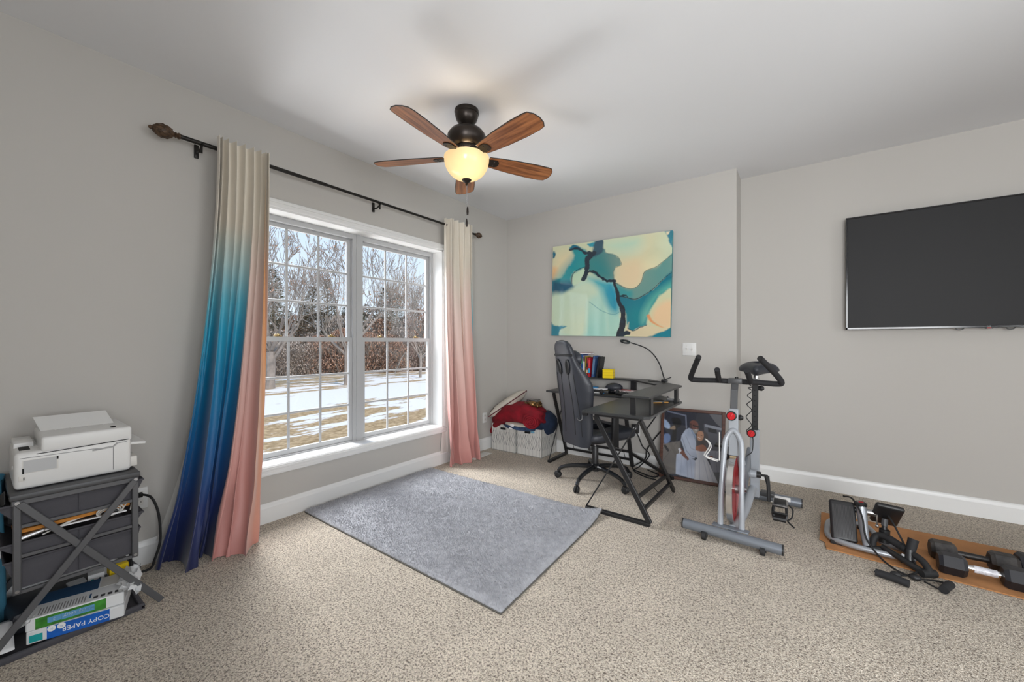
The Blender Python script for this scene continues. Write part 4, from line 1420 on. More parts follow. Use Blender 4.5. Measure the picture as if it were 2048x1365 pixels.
specs = [
 (.034, .235, .16, (86, 82, 86), 'thick grey book at the chair end of the shelf', [(.86, .97, (150, 145, 140))]),
 (.026, .205, .15, (120, 118, 116), 'pale grey book behind the chair wing', [(.2, .8, (150, 150, 150))]),
 (.040, .225, .16, (52, 40, 34), 'dark brown book with cream spine lettering', [(.15, .3, (196, 180, 150)), (.36, .5, (180, 160, 130)), (.56, .66, (200, 186, 160)), (.74, .82, (180, 150, 120))]),
 (.030, .232, .15, (30, 84, 150), 'blue book with green spine flecks', [(.1, .4, (50, 130, 190)), (.6, .85, (80, 150, 120))]),
 (.026, .222, .15, (206, 196, 200), 'white and lilac spined book', [(.3, .7, (240, 240, 240)), (.75, .95, (120, 90, 120))]),
 (.014, .215, .15, (190, 168, 60), 'thin olive yellow book', [(.2, .5, (120, 100, 50))]),
 (.024, .205, .15, (150, 50, 44), 'brick red book with pale lettering', [(.2, .36, (214, 200, 170)), (.5, .7, (60, 40, 40))]),
 (.032, .198, .15, (188, 26, 44), 'bright red book with a blue band', [(.22, .46, (50, 160, 210)), (.52, .9, (214, 60, 70))]),
 (.036, .222, .16, (60, 92, 140), 'steel blue book leaning toward the yellow box', [(.15, .85, (90, 120, 150))]),
]
for i, (w, h, d, c_, lb, bands) in enumerate(specs):
    if i == len(specs) - 1:
        xb += .012
    book(xb + w * .37, w * .74, h, d * .78, c_, lb, .10 if i == len(specs) - 1 else (.03 if i in (6, 7) else 0), bands)
    xb += w * .74 + .002
book(xb + .030, .022, .215, .12, (22, 24, 28), 'black book leaning at the end of the row', .15)
lay = thing('book', 'thin red book lying flat across the row of upright books', 'book', (1.13, 3.79, UZ + .236), .1, 'books standing on the raised desk shelf')
mat('cover_8a4030', lin(138, 64, 48), .5)
MB().b2((-.06, -.02, 0), (.06, .08, .014), .001, 1).build('cover', 'cover_8a4030', lay)
MB().b2((-.056, -.0215, .002), (.0605, .078, .012)).build('pages', 'white_paper', lay, 0)

mat('yellow_plastic', lin(238, 206, 20), .4)
yb = thing('yellow_box', 'yellow plastic desk box on the raised shelf beside the books', 'box', (1.375, 3.80, UZ), .15)
m = MB().b2((-.052, -.045, 0), (.052, .045, .086), .003, 1)
ybo = m.build('body', 'yellow_plastic', yb)
mat('yellow_dark', lin(196, 160, 12), .5)
for z in (.028, .056):
    MB().b2((-.0532, -.0462, z), (.0532, .0462, z + .002)).build('groove', 'yellow_dark', ybo, 0)
MB().b2((-.054, -.047, .080), (.054, .047, .090), .003, 1).build('lid', 'yellow_plastic', yb)
MB().cyl((.0, 0, .089), (.0, 0, .093), .008, n=12).build('lid_stud', 'black_plastic', yb)

lp = thing('desk_lamp', 'black gooseneck ring lamp clamped to the desk shelf corner', 'lamp', (1.945, 3.70, UZ), world=True)
neck = cr([(1.945, 3.70, UZ + .02), (1.935, 3.70, .93), (1.905, 3.695, 1.03), (1.855, 3.69, 1.115), (1.79, 3.68, 1.175), (1.71, 3.66, 1.21), (1.655, 3.645, 1.228)], 6)
MB().tube(neck, .0055, 8).build('gooseneck', 'black_rubber', lp)
cl = MB().box((1.945, 3.70, UZ + .012), (.05, .04, .022), None, .004)
cl.bar((1.93, 3.70, UZ + .015), (2.0, 3.71, UZ + .045), .03, .008, (0, 0, 1), .002)
cl.box((1.86, 3.69, UZ + .003), (.10, .035, .005), None, .001)
cl.build('clamp', 'black_plastic', lp)
hc = V(1.605, 3.635, 1.238)
R_ = Matrix.Rotation(math.radians(16), 3, 'Y') @ Matrix.Rotation(math.radians(12), 3, 'X')
MB().lathe([(.030, -.006), (.046, -.006), (.049, 0), (.046, .007), (.030, .007), (.028, 0), (.030, -.006)], hc, 28, R_).build('ring_head', 'black_plastic', lp)
mat('lamp_diffuser', (.75, .73, .68), .4)
MB().lathe([(.031, -.0068), (.045, -.0068)], hc, 28, R_).build('diffuser', 'lamp_diffuser', lp, 0)

def clutter(name, label, cat, c, s, m_, rz=0, bev=.004, extra=None):
    t = MB().box((0, 0, s[2] / 2), s, None, bev)
    o = t.build(name, m_, None, 35, origin=(0, 0, 0))
    o.location = c; o.rotation_euler = (0, 0, rz)
    tag(o, label, cat)
    return o
mat('paper_blue', lin(60, 140, 200), .6); mat('paper_mix', (.5, .42, .42), .6, noise=.8, nscale=30); mat('paper_red', lin(170, 40, 40), .6)
mat('pen_blue', lin(40, 140, 210), .35)
clutter('folder', 'black folder lying under the raised desk shelf', 'folder', (1.30, 3.66, DZ), (.30, .18, .03), 'black_plastic', .1)
clutter('notebook', 'pale blue notebook on the black folder', 'notebook', (1.235, 3.68, DZ + .03), (.14, .12, .014), 'paper_blue', .3)
clutter('envelope', 'white envelope lying on the black folder', 'envelope', (1.345, 3.66, DZ + .03), (.12, .08, .008), 'white_paper', -.2, .001)
clutter('magazine', 'colourful magazine on the desk under the shelf', 'magazine', (1.60, 3.71, DZ + .022), (.20, .14, .010), 'paper_mix', -.15, .001)
clutter('leaflet', 'red leaflet lying on the colourful magazine', 'leaflet', (1.585, 3.72, DZ + .032), (.09, .05, .004), 'paper_red', .2, .001)
clutter('tablet_case', 'flat black tablet case beneath the magazine', 'case', (1.58, 3.70, DZ), (.26, .19, .022), 'gloss_black', -.1)
def cap_thing(name, label, cat, c, s, m_, rz=0):
    o = MB().sph((0, 0, s[2]), s, 18).build(name, m_, None, 60, origin=(0, 0, 0))
    o.location = c; o.rotation_euler = (0, 0, rz); tag(o, label, cat)
    return o
cap_thing('pouch', 'soft black pouch on the desk beside the envelope', 'pouch', (1.455, 3.74, DZ + .001), (.085, .055, .045), 'black_leather', .2)
cap_thing('computer_mouse', 'black computer mouse near the desk edge', 'mouse', (1.615, 3.545, DZ), (.032, .052, .018), 'black_plastic', 1.2)
hd = thing('headset', 'black headset lying on the back of the desk', 'headset', (1.48, 3.57, DZ), .3)
MB().tube([(.08 * math.cos(a), .085 * math.sin(a), .012) for a in [-.4 + (PI + .8) * i / 16 for i in range(17)]], .008, 8).build('headband', 'black_plastic', hd)
for sx in (-1, 1):
    MB().sph((sx * .074, -.03, .024), (.022, .034, .024), 12).build('ear_cup', 'black_rubber', hd)
pn = thing('pen', 'white and blue pen lying by the black folder', 'pen', (1.36, 3.555, DZ), .12)
MB().tube([(-.07, 0, .006), (.035, 0, .006)], .005, 8).build('barrel', 'white_plastic', pn)
MB().tube([(.035, 0, .006), (.055, 0, .006), (.07, 0, .006)], [.005, .0045, .001], 8).build('grip', 'pen_blue', pn)
clutter('hard_drive', 'small black drive under the near end of the shelf', 'drive', (1.99, 3.33, DZ), (.09, .12, .02), 'black_plastic', .4)
pc = thing('pencil', 'tan pencil lying under the right end of the shelf', 'pencil', (2.03, 3.28, DZ), .9)
mat('pencil_paint', lin(190, 140, 70), .5)
MB().tube([(-.08, 0, .006), (.07, 0, .006)], .0045, 6).build('shaft', 'pencil_paint', pc)
MB().tube([(.07, 0, .006), (.085, 0, .006)], [.0045, .0005], 6).build('tip', 'dark_slot', pc)
kd = thing('card_stack', 'stack of grey cards at the far right desk corner', 'cards', (2.08, 3.46, DZ), .2)
MB().box((0, 0, .008), (.10, .06, .016), None, .002).build('cards', 'dark_grey_metal', kd)
MB().box((0, 0, .018), (.09, .055, .003), None, .001).build('top_card', 'white_paper', kd)
# cables and power brick under the desk
cab = MB()
cab.tube(cr([(1.93, 3.87, ZT), (1.93, 3.88, .60), (1.96, 3.88, .48), (1.86, 3.88, .38), (1.74, 3.87, .20), (1.72, 3.86, .10), (1.62, 3.80, .012), (1.75, 3.70, .008), (1.86, 3.66, .008), (1.88, 3.74, .01), (1.76, 3.82, .012)], 8), .006, 7)
tag(cab.build('desk_cable', 'black_rubber'), 'black power cord hanging behind the desk and looped on the carpet', 'cord')
cab = MB().tube(cr([(1.62, 3.90, .34), (1.66, 3.86, .30), (1.70, 3.85, .22), (1.78, 3.80, .16), (1.70, 3.78, .05), (1.66, 3.72, .010), (1.80, 3.62, .008), (1.90, 3.60, .008)], 8), .0055, 7)
tag(cab.build('desk_cable', 'black_rubber'), 'black power cord plugged into the outlet under the desk', 'cord')
ad = thing('power_adapter', 'black power adapter plugged into the wall outlet under the desk', 'adapter', (1.62, YB - .010, .36), world=True)
MB().b2((1.588, YB - .06, .335), (1.652, YB - .010, .42), .006).build('body', 'black_plastic', ad)
MB().box((1.62, YB - .061, .385), (.03, .001, .02)).build('rating_label', 'white_paper', ad, 0)

# ------------------------------------------------------------------ storage cubes with bedding
mat('cube_fabric', (.64, .625, .59), .85, bump=.2, bscale=500)
mat('cube_line', (.13, .13, .135), .8)
def cube(label, x0, x1, y0, y1, h, rz, handle_in):
    cx, cy = (x0 + x1) / 2, (y0 + y1) / 2
    t = thing('storage_cube', label, 'storage bin', (cx, cy, 0), rz, 'fabric storage cubes in the corner')
    w, d = (x1 - x0) / 2, (y1 - y0) / 2
    m = MB()
    m.b2((-w, -d, 0), (w, -d + .006, h), .002, 1); m.b2((-w, d - .006, 0), (w, d, h), .002, 1)
    m.b2((-w, -d, 0), (-w + .006, d, h), .002, 1); m.b2((w - .006, -d, 0), (w, d, h), .002, 1); m.b2((-w, -d, 0), (w, d, .006))
    m.build('body', 'cube_fabric', t)
    # printed line pattern: long lozenges
    p = MB()
    def line(f, a, b):
        p.tube([f(*a), f(*b)], .0016 if a[0] != b[0] else .0009, 3, cap=False)
    for f, wd in ((lambda u, z: V(u, -d - .0003, z), w), (lambda u, z: V(w + .0003, u, z), d)):
        n = 7
        st = 2 * wd / n
        for i in range(n):
            u0, u1 = -wd + i * st, -wd + (i + 1) * st
            um = (u0 + u1) / 2
            off = h * .25 * (i % 2)
            line(f, (um, .004), (um, h - .004))
            for k in range(-1, 3):
                zb = off + k * h * .5
                for (a, b) in (((u0, zb), (um, zb + h * .25)), ((um, zb + h * .25), (u1, zb)), ((u0, zb), (um, zb - h * .25)), ((um, zb - h * .25), (u1, zb))):
                    za, zb2 = sorted((a[1], b[1]))
                    if za > .003 and zb2 < h - .003:
                        line(f, a, b)
    p.build('line_pattern', 'cube_line', t, 0)['kind'] = 'stuff'
    hm = MB().box((handle_in, -d - .001, h - .045), (.075, .004, .026), None, .002).build('handle_hole', 'dark_slot', t)
    return t
cube('white patterned storage cube in the corner under the red blanket', .055, .385, 3.555, 3.88, .30, 0, 0)
cube('white patterned storage cube nearest the desk leg', .405, .725, 3.565, 3.885, .30, 0, -.02)

def blob(name, label, cat, fn, nu, nv, m_, sm=180):
    o = MB().grid(fn, nu, nv, cu=True).build(name, m_, None, sm)
    tag(o, label, cat)
    return o
mat('red_plush', lin(128, 4, 26), .85, noise=.25, nscale=14, bump=.35, bscale=60)
mat('navy_plush', (.012, .025, .060), .9, noise=.3, nscale=14, bump=.3, bscale=60)
mat('cream_fleece', (.60, .55, .46), .95, sheen=.4, bump=.7, bscale=120)
rn_ = random.Random(5)
def plush(c, s, ex=.75, seed=0, bend=None, fold=.05):
    r_ = random.Random(seed)
    ph_ = [r_.uniform(0, 6) for _ in range(8)]
    def f(u, v):
        a, b = 2 * PI * u, PI * (v - .5)
        x = math.copysign(abs(math.cos(a)) ** ex, math.cos(a)) * max(0, math.cos(b)) ** ex
        y = math.copysign(abs(math.sin(a)) ** ex, math.sin(a)) * max(0, math.cos(b)) ** ex
        z = math.copysign(abs(math.sin(b)) ** ex, math.sin(b))
        k = 1 + fold * math.sin(5 * x + 3 * z + ph_[0]) * math.cos(4 * y + ph_[1]) + fold * .6 * math.sin(11 * x + 4 * z + ph_[2]) + fold * .4 * math.sin(9 * z + 7 * y + ph_[3])
        p = V(x * s[0] * k, y * s[1] * k, z * s[2] * k)
        if bend:
            p = bend(p)
        return p + V(c)
    return f
def drape(p):      # blanket sags off the left cube and rises to a roll on the right
    t = p.x / .34
    z = p.z + (.05 * t - .10 * max(0, -t - .25) ** 1.2 * 1.5 - .05 * t * t)
    y = p.y - .03 * t
    return V(p.x, y, z + .035)
rb_ = blob('folded_blanket', 'crimson plush blanket heaped over both storage cubes', 'blanket', plush((.365, 3.64, .415), (.385, .17, .115), .8, 2, drape, .06), 90, 44, 'red_plush')
ax_ = V(.35, -1, .05).normalized()
RR_ = V(0, 0, 1).rotation_difference(ax_).to_matrix()
rl_ = MB()
for k_, (rr0, dz_) in enumerate(((.092, .0), (.070, .012), (.048, .016), (.026, .018))):
    rl_.lathe([(rr0 - .012 + .013 * math.cos(t_), dz_ + .018 * math.sin(t_)) for t_ in [2 * PI * i / 10 for i in range(11)]], V(.640, 3.485, .398), 28, RR_ @ Matrix.Diagonal((1, .86, 1)))
rl_.lathe([(0.0, .0), (.088, -.004), (.095, -.05), (.09, -.14), (0.0, -.15)], V(.640, 3.485, .398), 28, RR_ @ Matrix.Diagonal((1, .86, 1)))
rl_.build('rolled_end', 'red_plush', rb_, 180)
blob('blanket', 'navy plush blanket bulging out of the storage cube nearest the desk', 'blanket', plush((.655, 3.74, .345), (.13, .145, .13), .85, 7), 60, 30, 'navy_plush')
blob('blanket', 'cream fleece edge showing under the crimson blanket', 'blanket', plush((.43, 3.60, .325), (.19, .10, .026), .7, 9), 60, 24, 'cream_fleece')
mat('denim_cloth', (.03, .06, .13), .9, noise=.6, nscale=30)
blob('cloth', 'blue patterned cloth spilling over the rim of the storage cubes', 'cloth', plush((.45, 3.572, .298), (.20, .085, .026), .7, 12), 60, 20, 'denim_cloth')
mat('cushion_cloth', (.68, .63, .55), .85, bump=.2, bscale=300)
mat('maroon_piping', (.12, .02, .03), .6)
cu = thing('cushion', 'cream cushion with maroon piping leaning on the red blanket', 'cushion', (.185, 3.70, .52), 0)
cu.rotation_euler = Euler((math.radians(8), math.radians(-34), math.radians(10)), 'XYZ')
def pillow(u, v):
    a, b = u * 2 - 1, v * 2 - 1
    return a, b
def pil(sgn):
    def f(u, v):
        a, b = u * 2 - 1, v * 2 - 1
        k = max(0, (1 - a ** 4) * (1 - b ** 4)) ** .5
        pin = 1 - .07 * (a * a) * (1 - b * b) * 0
        return V(.20 * a * (1 - .06 * (1 - b * b)), .20 * b * (1 - .06 * (1 - a * a)), sgn * .062 * k)
    return f
m = MB().grid(pil(1), 24, 24); m.grid(pil(-1), 24, 24)
m.build('cushion_body', 'cushion_cloth', cu, 180)
f = pil(0)
per = [f(i / 20, 0) for i in range(20)] + [f(1, i / 20) for i in range(20)] + [f(1 - i / 20, 1) for i in range(20)] + [f(0, 1 - i / 20) for i in range(20)]
MB().tube(per, .006, 6, closed=True).build('piping', 'maroon_piping', cu)
mat('brown_print', (.10, .06, .04), .85)
pat = MB()
rr_ = random.Random(2)
for k in range(44):
    a, b = rr_.uniform(-.92, -.45), rr_.uniform(-.85, .85)
    q = pil(1)((a + 1) / 2, (b + 1) / 2) + V(0, 0, .0012)
    pat.tube([q + V(.010 * math.cos(t), .013 * math.sin(t), 0) for t in [rr_.uniform(0, 6) + 4.2 * i / 6 for i in range(7)]], .0022, 4)
pat.build('printed_pattern', 'brown_print', cu)['kind'] = 'stuff'
# bronze wire basket decor
wb = thing('wire_caddy', 'bronze foil ornament in a black wire caddy on the red blanket', 'ornament', (.60, 3.60, .522), .25)
mat('bronze_foil', (.26, .15, .06), .28, .9, noise=.7, nscale=30, bump=.8, bscale=50)
MB().grid(plush((0, 0, .034), (.088, .055, .034), .7, 21, None, .16), 40, 20, True).build('foil_ornament', 'bronze_foil', wb, 60)
w = MB()
for sx in (-1, 1):
    for sy in (-1, 1):
        w.tube([(sx * .055, sy * .045, -.004), (sx * .058, sy * .05, .085)], .0028, 6)
    w.tube([(sx * .058, -.05, .085), (sx * .058, .05, .085)], .0028, 6)
for z in (.03, .085):
    for sy in (-1, 1):
        w.tube([(-.058, sy * .05, z), (.058, sy * .05, z)], .0028, 6)
w.tube([(-.058 + .010 * math.cos(t), -.05, .085 + .010 * math.sin(t)) for t in [2 * PI * i / 12 for i in range(12)]], .0022, 5, closed=True)
w.build('wire_frame', 'black_metal', wb)
ts = thing('tassel', 'light blue tassel hanging over the cube rim', 'tassel', (.615, 3.558, .31), 0)
mat('tassel_blue', lin(110, 160, 184), .8)
MB().sph((0, 0, .0), .012, 10).build('knot', 'tassel_blue', ts)
st = MB()
for k in range(26):
    a = 2 * PI * k / 26; r0 = .010; r1 = .024
    st.tube([(r0 * math.cos(a), r0 * math.sin(a) * .6, -.008), (r1 * math.cos(a), r1 * math.sin(a) * .4, -.052)], .0025, 4)
st.build('strands', 'tassel_blue', ts)
lb_ = MB().grid(lambda u, v: V(.355 + .055 * u + .004 * math.sin(6 * v), 3.484 - .006 * math.sin(3 * u) + .02 * (1 - v), .335 - .05 * v), 6, 6)
tag(lb_.build('care_label', 'white_paper', None, 180), 'white care label hanging out between the storage cubes', 'label')

# ------------------------------------------------------------------ framed photograph leaning on the back wall
def photo():
    bl, br, tl = V(1.893, 3.715, .004), V(2.42, 3.755, .004), V(1.915, 3.838, .625)
    X = (br - bl).normalized(); Y = (tl - bl); Y = (Y - X * Y.dot(X)).normalized()
    wd, ht = (br - bl).length, .632
    t = thing('framed_photo', 'large brown framed photograph of a couple in white leaning on the wall', 'picture frame', tuple(bl))
    M = frame_M((0, 0, 0), X, Y)
    t.rotation_euler = M.to_euler()
    fw, d = .026, .022
    wood_mat('mahogany', (.06, .022, .014), (.11, .042, .026), (3, 40, 40), .35)
    for lo, hi, nm in (((0, 0, -d), (fw, ht, .004), 'stile'), ((wd - fw, 0, -d), (wd, ht, .004), 'stile'), ((fw, 0, -d), (wd - fw, fw, .004), 'rail'), ((fw, ht - fw, -d), (wd - fw, ht, .004), 'rail')):
        MB().b2(lo, hi, .003, 1).build('frame_' + nm, 'mahogany', t)
    nu, nv = 190, 230
    iw, ih = wd - 2 * fw, ht - 2 * fw
    Hm = homog([(222, 175), (1235, 205), (1075, 1245), (180, 1110)], [(0, 1), (1, 1), (1, 0), (0, 0)])
    g = np.stack(np.meshgrid(np.linspace(0, 1, nu + 1), np.linspace(0, 1, nv + 1)), -1).reshape(-1, 2)
    P = hmap(np.linalg.inv(Hm), g)
    col = np.zeros((len(g), 3)); L = lambda *c_: np.array(lin(*c_))
    n2 = vnoise(g, 9, 6)[:, None]; n3 = vnoise(g, 30, 7)[:, None]
    x, y = P[:, :1], P[:, 1:]
    col[:] = L(46, 50, 66) * (1 - n2 * .3)
    col[:] = np.where(((x / 46) % 1) < .06, L(30, 33, 46), col)
    def fill(poly, c0, soft=8, c1=None, a=1.0, sm=True):
        pl = smooth_poly(poly) if sm else poly
        ins = inside(P, pl); d_, _ = dist(P, pl, True)
        al = np.where(ins, np.clip(.5 + d_ / soft * .5, 0, 1), np.clip(.5 - d_ / soft * .5, 0, 1))[:, None] * a
        cc = np.array(c0) if c1 is None else np.array(c0) * (1 - n2) + np.array(c1) * n2
        col[:] = col * (1 - al) + cc * al
    def stroke(line, w, c0, soft=4, a=1.0):
        d_, _ = dist(P, line)
        al = np.clip((w - d_) / soft + .5, 0, 1)[:, None] * a
        col[:] = col * (1 - al) + np.array(c0) * al
    fill([(990, 190), (1260, 190), (1260, 480), (1110, 360)], L(112, 112, 118), 6, None, 1, False)
    fill([(880, 380), (1260, 440), (1260, 800), (880, 780)], L(92, 94, 104), 6, None, 1, False)
    fill([(900, 375), (1200, 430), (1190, 470), (900, 420)], L(160, 164, 176), 4, None, 1, False)
    fill([(950, 430), (1100, 460), (1100, 525), (950, 500)], L(36, 38, 44), 4, None, 1, False)
    fill([(900, 780), (1260, 800), (1260, 1120), (960, 1090)], L(150, 152, 164), 6, None, 1, False)
    for xx in (950, 1035, 1110, 1180):
        stroke([(xx, 800), (xx, 1110)], 2, L(104, 106, 118))
    fill([(970, 1100), (1260, 1120), (1200, 1260), (1010, 1250)], L(104, 104, 110), 6)
    fill([(170, 700), (470, 650), (480, 1110), (170, 1110)], L(104, 100, 98), 10, L(122, 116, 110), 1, False)
    fill([(215, 325), (300, 400), (300, 470), (215, 440)], L(120, 150, 190), 10, L(200, 214, 236))
    fill([(215, 560), (300, 560), (300, 660), (215, 690)], L(120, 140, 180), 10)
    stroke([(280, 195), (580, 250), (580, 450)], 12, L(116, 122, 142), 6)
    fill([(340, 300), (480, 310), (490, 420), (420, 470), (400, 640), (330, 640), (360, 430)], L(16, 17, 20), 8)
    fill([(300, 470), (380, 420), (390, 480)], L(150, 130, 110), 8)
    stroke([(225, 730), (270, 790)], 18, L(44, 44, 48), 8)
    # man in a pale suit
    suit0, suit1, fold = L(172, 182, 202), L(204, 212, 228), L(118, 126, 150)
    fill([(400, 845), (440, 830), (520, 850), (640, 905), (700, 930), (690, 1190), (640, 1175), (380, 1112), (388, 960)], suit0, 6, suit1, 1, False)
    fill([(560, 480), (620, 448), (668, 462), (705, 520), (735, 570), (728, 700), (712, 770), (690, 900), (600, 910), (540, 850), (520, 760), (478, 640), (492, 570)], suit0, 6, suit1, 1, False)
    fill([(668, 462), (705, 520), (735, 575), (728, 640), (700, 560), (655, 490)], L(150, 170, 200), 5, None, 1, False)
    fill([(500, 590), (560, 560), (640, 760), (760, 800), (880, 812), (905, 850), (880, 895), (760, 905), (620, 860), (560, 800)], suit0 * .92, 6, suit1, 1, False)
    stroke([(500, 600), (560, 790), (620, 862), (760, 906), (880, 896)], 4, fold, 6, .8)
    stroke([(560, 560), (640, 758), (760, 800), (880, 812)], 3, fold, 6, .7)
    stroke([(700, 540), (728, 640), (715, 760)], 3, fold, 5, .7)
    stroke([(655, 480), (700, 575), (724, 660)], 3, fold, 4, .8)
    fill([(638, 400), (650, 350), (690, 325), (735, 328), (775, 355), (788, 410), (786, 450), (760, 490), (715, 490), (668, 460), (642, 440)], L(104, 60, 54), 7, L(156, 104, 88))
    fill([(642, 440), (640, 380), (668, 372), (672, 450)], L(66, 40, 40), 6, None, .8)
    fill([(690, 462), (730, 474), (775, 462), (786, 482), (760, 520), (725, 535), (690, 505)], L(164, 158, 152), 6, L(130, 124, 120))
    stroke([(722, 474), (756, 478)], 5, L(232, 220, 212), 4)
    stroke([(700, 408), (742, 420)], 13, L(44, 32, 34), 3); stroke([(752, 422), (782, 428)], 11, L(44, 32, 34), 3); stroke([(740, 430), (744, 452)], 5, L(186, 132, 112), 4, .8)
    fill([(445, 760), (475, 752), (520, 800), (560, 860), (600, 915), (570, 930), (510, 880), (450, 810)], L(118, 72, 60), 6, L(140, 92, 76), 1, False)
    fill([(430, 765), (462, 752), (482, 795), (450, 832)], L(222, 224, 230), 5, None, 1, False)
    # woman in a pale dress
    fill([(790, 482), (850, 478), (905, 505), (938, 550), (936, 620), (905, 690), (860, 730), (770, 730), (732, 690), (738, 600), (752, 530)], L(62, 58, 60), 7, L(96, 90, 90))
    fill([(765, 510), (805, 492), (850, 502), (866, 540), (860, 590), (830, 632), (785, 645), (752, 615), (748, 560)], L(186, 136, 108), 6, L(210, 164, 134))
    stroke([(765, 588), (800, 604)], 5, L(240, 230, 220), 3); stroke([(765, 552), (785, 555)], 4, L(60, 36, 32), 3); stroke([(815, 556), (838, 562)], 4, L(60, 36, 32), 3)
    fill([(715, 735), (770, 712), (840, 700), (892, 745), (880, 800), (800, 800), (722, 785)], L(160, 102, 80), 6, L(182, 124, 98))
    fill([(712, 785), (800, 802), (885, 795), (900, 860), (880, 905), (930, 1000), (1032, 1246), (660, 1182), (672, 1040), (690, 940), (730, 900)], L(202, 204, 212), 5, L(226, 226, 232), 1, False)
    fill([(885, 800), (905, 850), (955, 860), (985, 880), (960, 905), (900, 905), (870, 870)], L(202, 204, 214), 5, L(222, 224, 232), 1, False)
    fill([(900, 880), (960, 862), (990, 872), (975, 895), (920, 908)], L(148, 96, 78), 5)
    for a_, b_ in (((690, 960), (668, 1170)), ((760, 930), (745, 1190)), ((830, 930), (880, 1210)), ((880, 940), (960, 1225)), ((480, 880), (455, 1120)), ((560, 900), (560, 1145)), ((620, 920), (625, 1160))):
        stroke([a_, b_], 4, L(158, 164, 184), 10, .7)
    mm = MB()
    mm.v = [(fw + p[0] * iw, fw + p[1] * ih, -.006) for p in g]
    mm.f = [(j * (nu + 1) + i, j * (nu + 1) + i + 1, (j + 1) * (nu + 1) + i + 1, (j + 1) * (nu + 1) + i) for j in range(nv) for i in range(nu)]
    o = mm.build('print', 'photo_print', t, 0)
    dye(o, np.clip(col, 0, 1))
    MB().b2((fw, fw, -.0035), (wd - fw, ht - fw, -.0025)).build('glass', 'picture_glass', t, 0)
    MB().b2((fw, fw, -d), (wd - fw, ht - fw, -.008)).build('backing', 'mahogany', t, 0)
attr_mat('photo_print', rough=.5, spec=.3)
glass_mat('picture_glass', (1, 1, 1), 1.3)
photo()
# ------------------------------------------------------------------ spin bike
bike = thing('spin_bike', 'silver upright spin bike with red flywheel in front of the framed photo', 'exercise bike', (2.6, 3.15, 0), world=True)
mat('silver_blue_paint', (.36, .38, .41), .35, .15)
mat('base_grey_paint', (.20, .22, .25), .38, .4)
mat('foam_grip', (.014, .014, .016), .75)
mat('red_plastic', lin(190, 20, 30), .35)
mat('flywheel_red', lin(176, 40, 44), .35, .2)
mat('flywheel_deep_red', lin(160, 6, 16), .3)
Sx = 'silver_blue_paint'
MB().tube([(2.325, 2.745, .052), (2.858, 2.716, .052)], .030, 20).build('front_stabilizer', 'base_grey_paint', bike)
for x, y in ((2.322, 2.745), (2.861, 2.716)):
    MB().cyl((x - .004, y, .052), (x + .004, y, .052), .0305, n=20).build('end_cap', 'black_plastic', bike)
for x in (2.455, 2.765):
    w = MB().cyl((x - .012, 2.700, .024), (x + .012, 2.700, .024), .024, n=18)
    w.box((x, 2.712, .030), (.036, .016, .03), None, .003)
    w.build('transport_wheel', 'black_rubber', bike)
MB().tube([(2.40, 3.60, .048), (2.945, 3.60, .048)], .034, 20).build('rear_stabilizer', 'base_grey_paint', bike)
MB().cyl((2.945, 3.60, .048), (2.951, 3.60, .048), .0345, n=20).build('end_cap', 'black_plastic', bike)
MB().box((2.83, 3.566, .066), (.10, .006, .03), (-.6, 0, 0), .002).build('badge_label', 'white_plastic', bike)
MB().box((2.735, 3.59, .075), (.09, .075, .03), None, .006).build('leveling_clamp', 'dark_grey_metal', bike)
# front fork: an arch of tube
ZA = .665
arch = [(2.533, 2.785, .075)] + cr([(2.538, 2.80, .30), (2.545, 2.865, .55), (2.556, 2.885, .62), (2.592, 2.895, ZA), (2.628, 2.885, .62), (2.642, 2.865, .55), (2.648, 2.80, .30)], 5) + [(2.652, 2.780, .075)]
MB().tube(arch, .0165, 12).build('front_fork', Sx, bike)
MB().box((2.592, 2.765, .086), (.20, .05, .008), (0, 0, -.05), .002).build('fork_plate', 'base_grey_paint', bike)
# head tube, handlebar post
MB().bar((2.592, 2.905, .50), (2.590, 2.925, .80), .055, .036, (0, 1, 0), .005).build('head_tube', Sx, bike)
MB().bar((2.590, 2.925, .79), (2.592, 2.945, .925), .040, .026, (0, 1, 0), .004).build('handlebar_post', 'dark_grey_metal', bike)
MB().bar((2.592, 2.945, .915), (2.592, 2.985, .975), .040, .026, (0, 1, 0), .004).build('handlebar_post', 'dark_grey_metal', bike)
def knob(p, d, r=.030):
    k = MB().lathe([(0, 0), (r * .6, 0), (r, .006), (r, .018), (r * .8, .024), (0, .024)], p, 24, V(0, 0, 1).rotation_difference(V(d).normalized()).to_matrix())
    ko = k.build('adjust_knob', 'black_plastic', bike)
    q = V(p) + V(d).normalized() * .0235
    R_ = V(0, 0, 1).rotation_difference(V(d).normalized()).to_matrix()
    c_ = MB().lathe([(0, .003), (r * .72, .003), (r * .80, 0), (r * .74, -.002)], q, 20, R_)
    tag(c_.build('knob_cap', 'red_plastic', ko), 'red knob cap')
    MB().box(q + V(d).normalized() * .004, (.006, .006, r * 1.1), (0, .5, 0), .001).build('knob_mark', 'red_plastic', ko)
knob((2.585, 2.880, .760), (-.05, -1, .05))
MB().lathe([(0, 0), (.017, 0), (.019, .012), (.010, .026), (0, .028)], (2.618, 2.93, .745), 14, Matrix.Rotation(PI / 2, 3, 'Y')).build('lock_lever', 'black_plastic', bike)
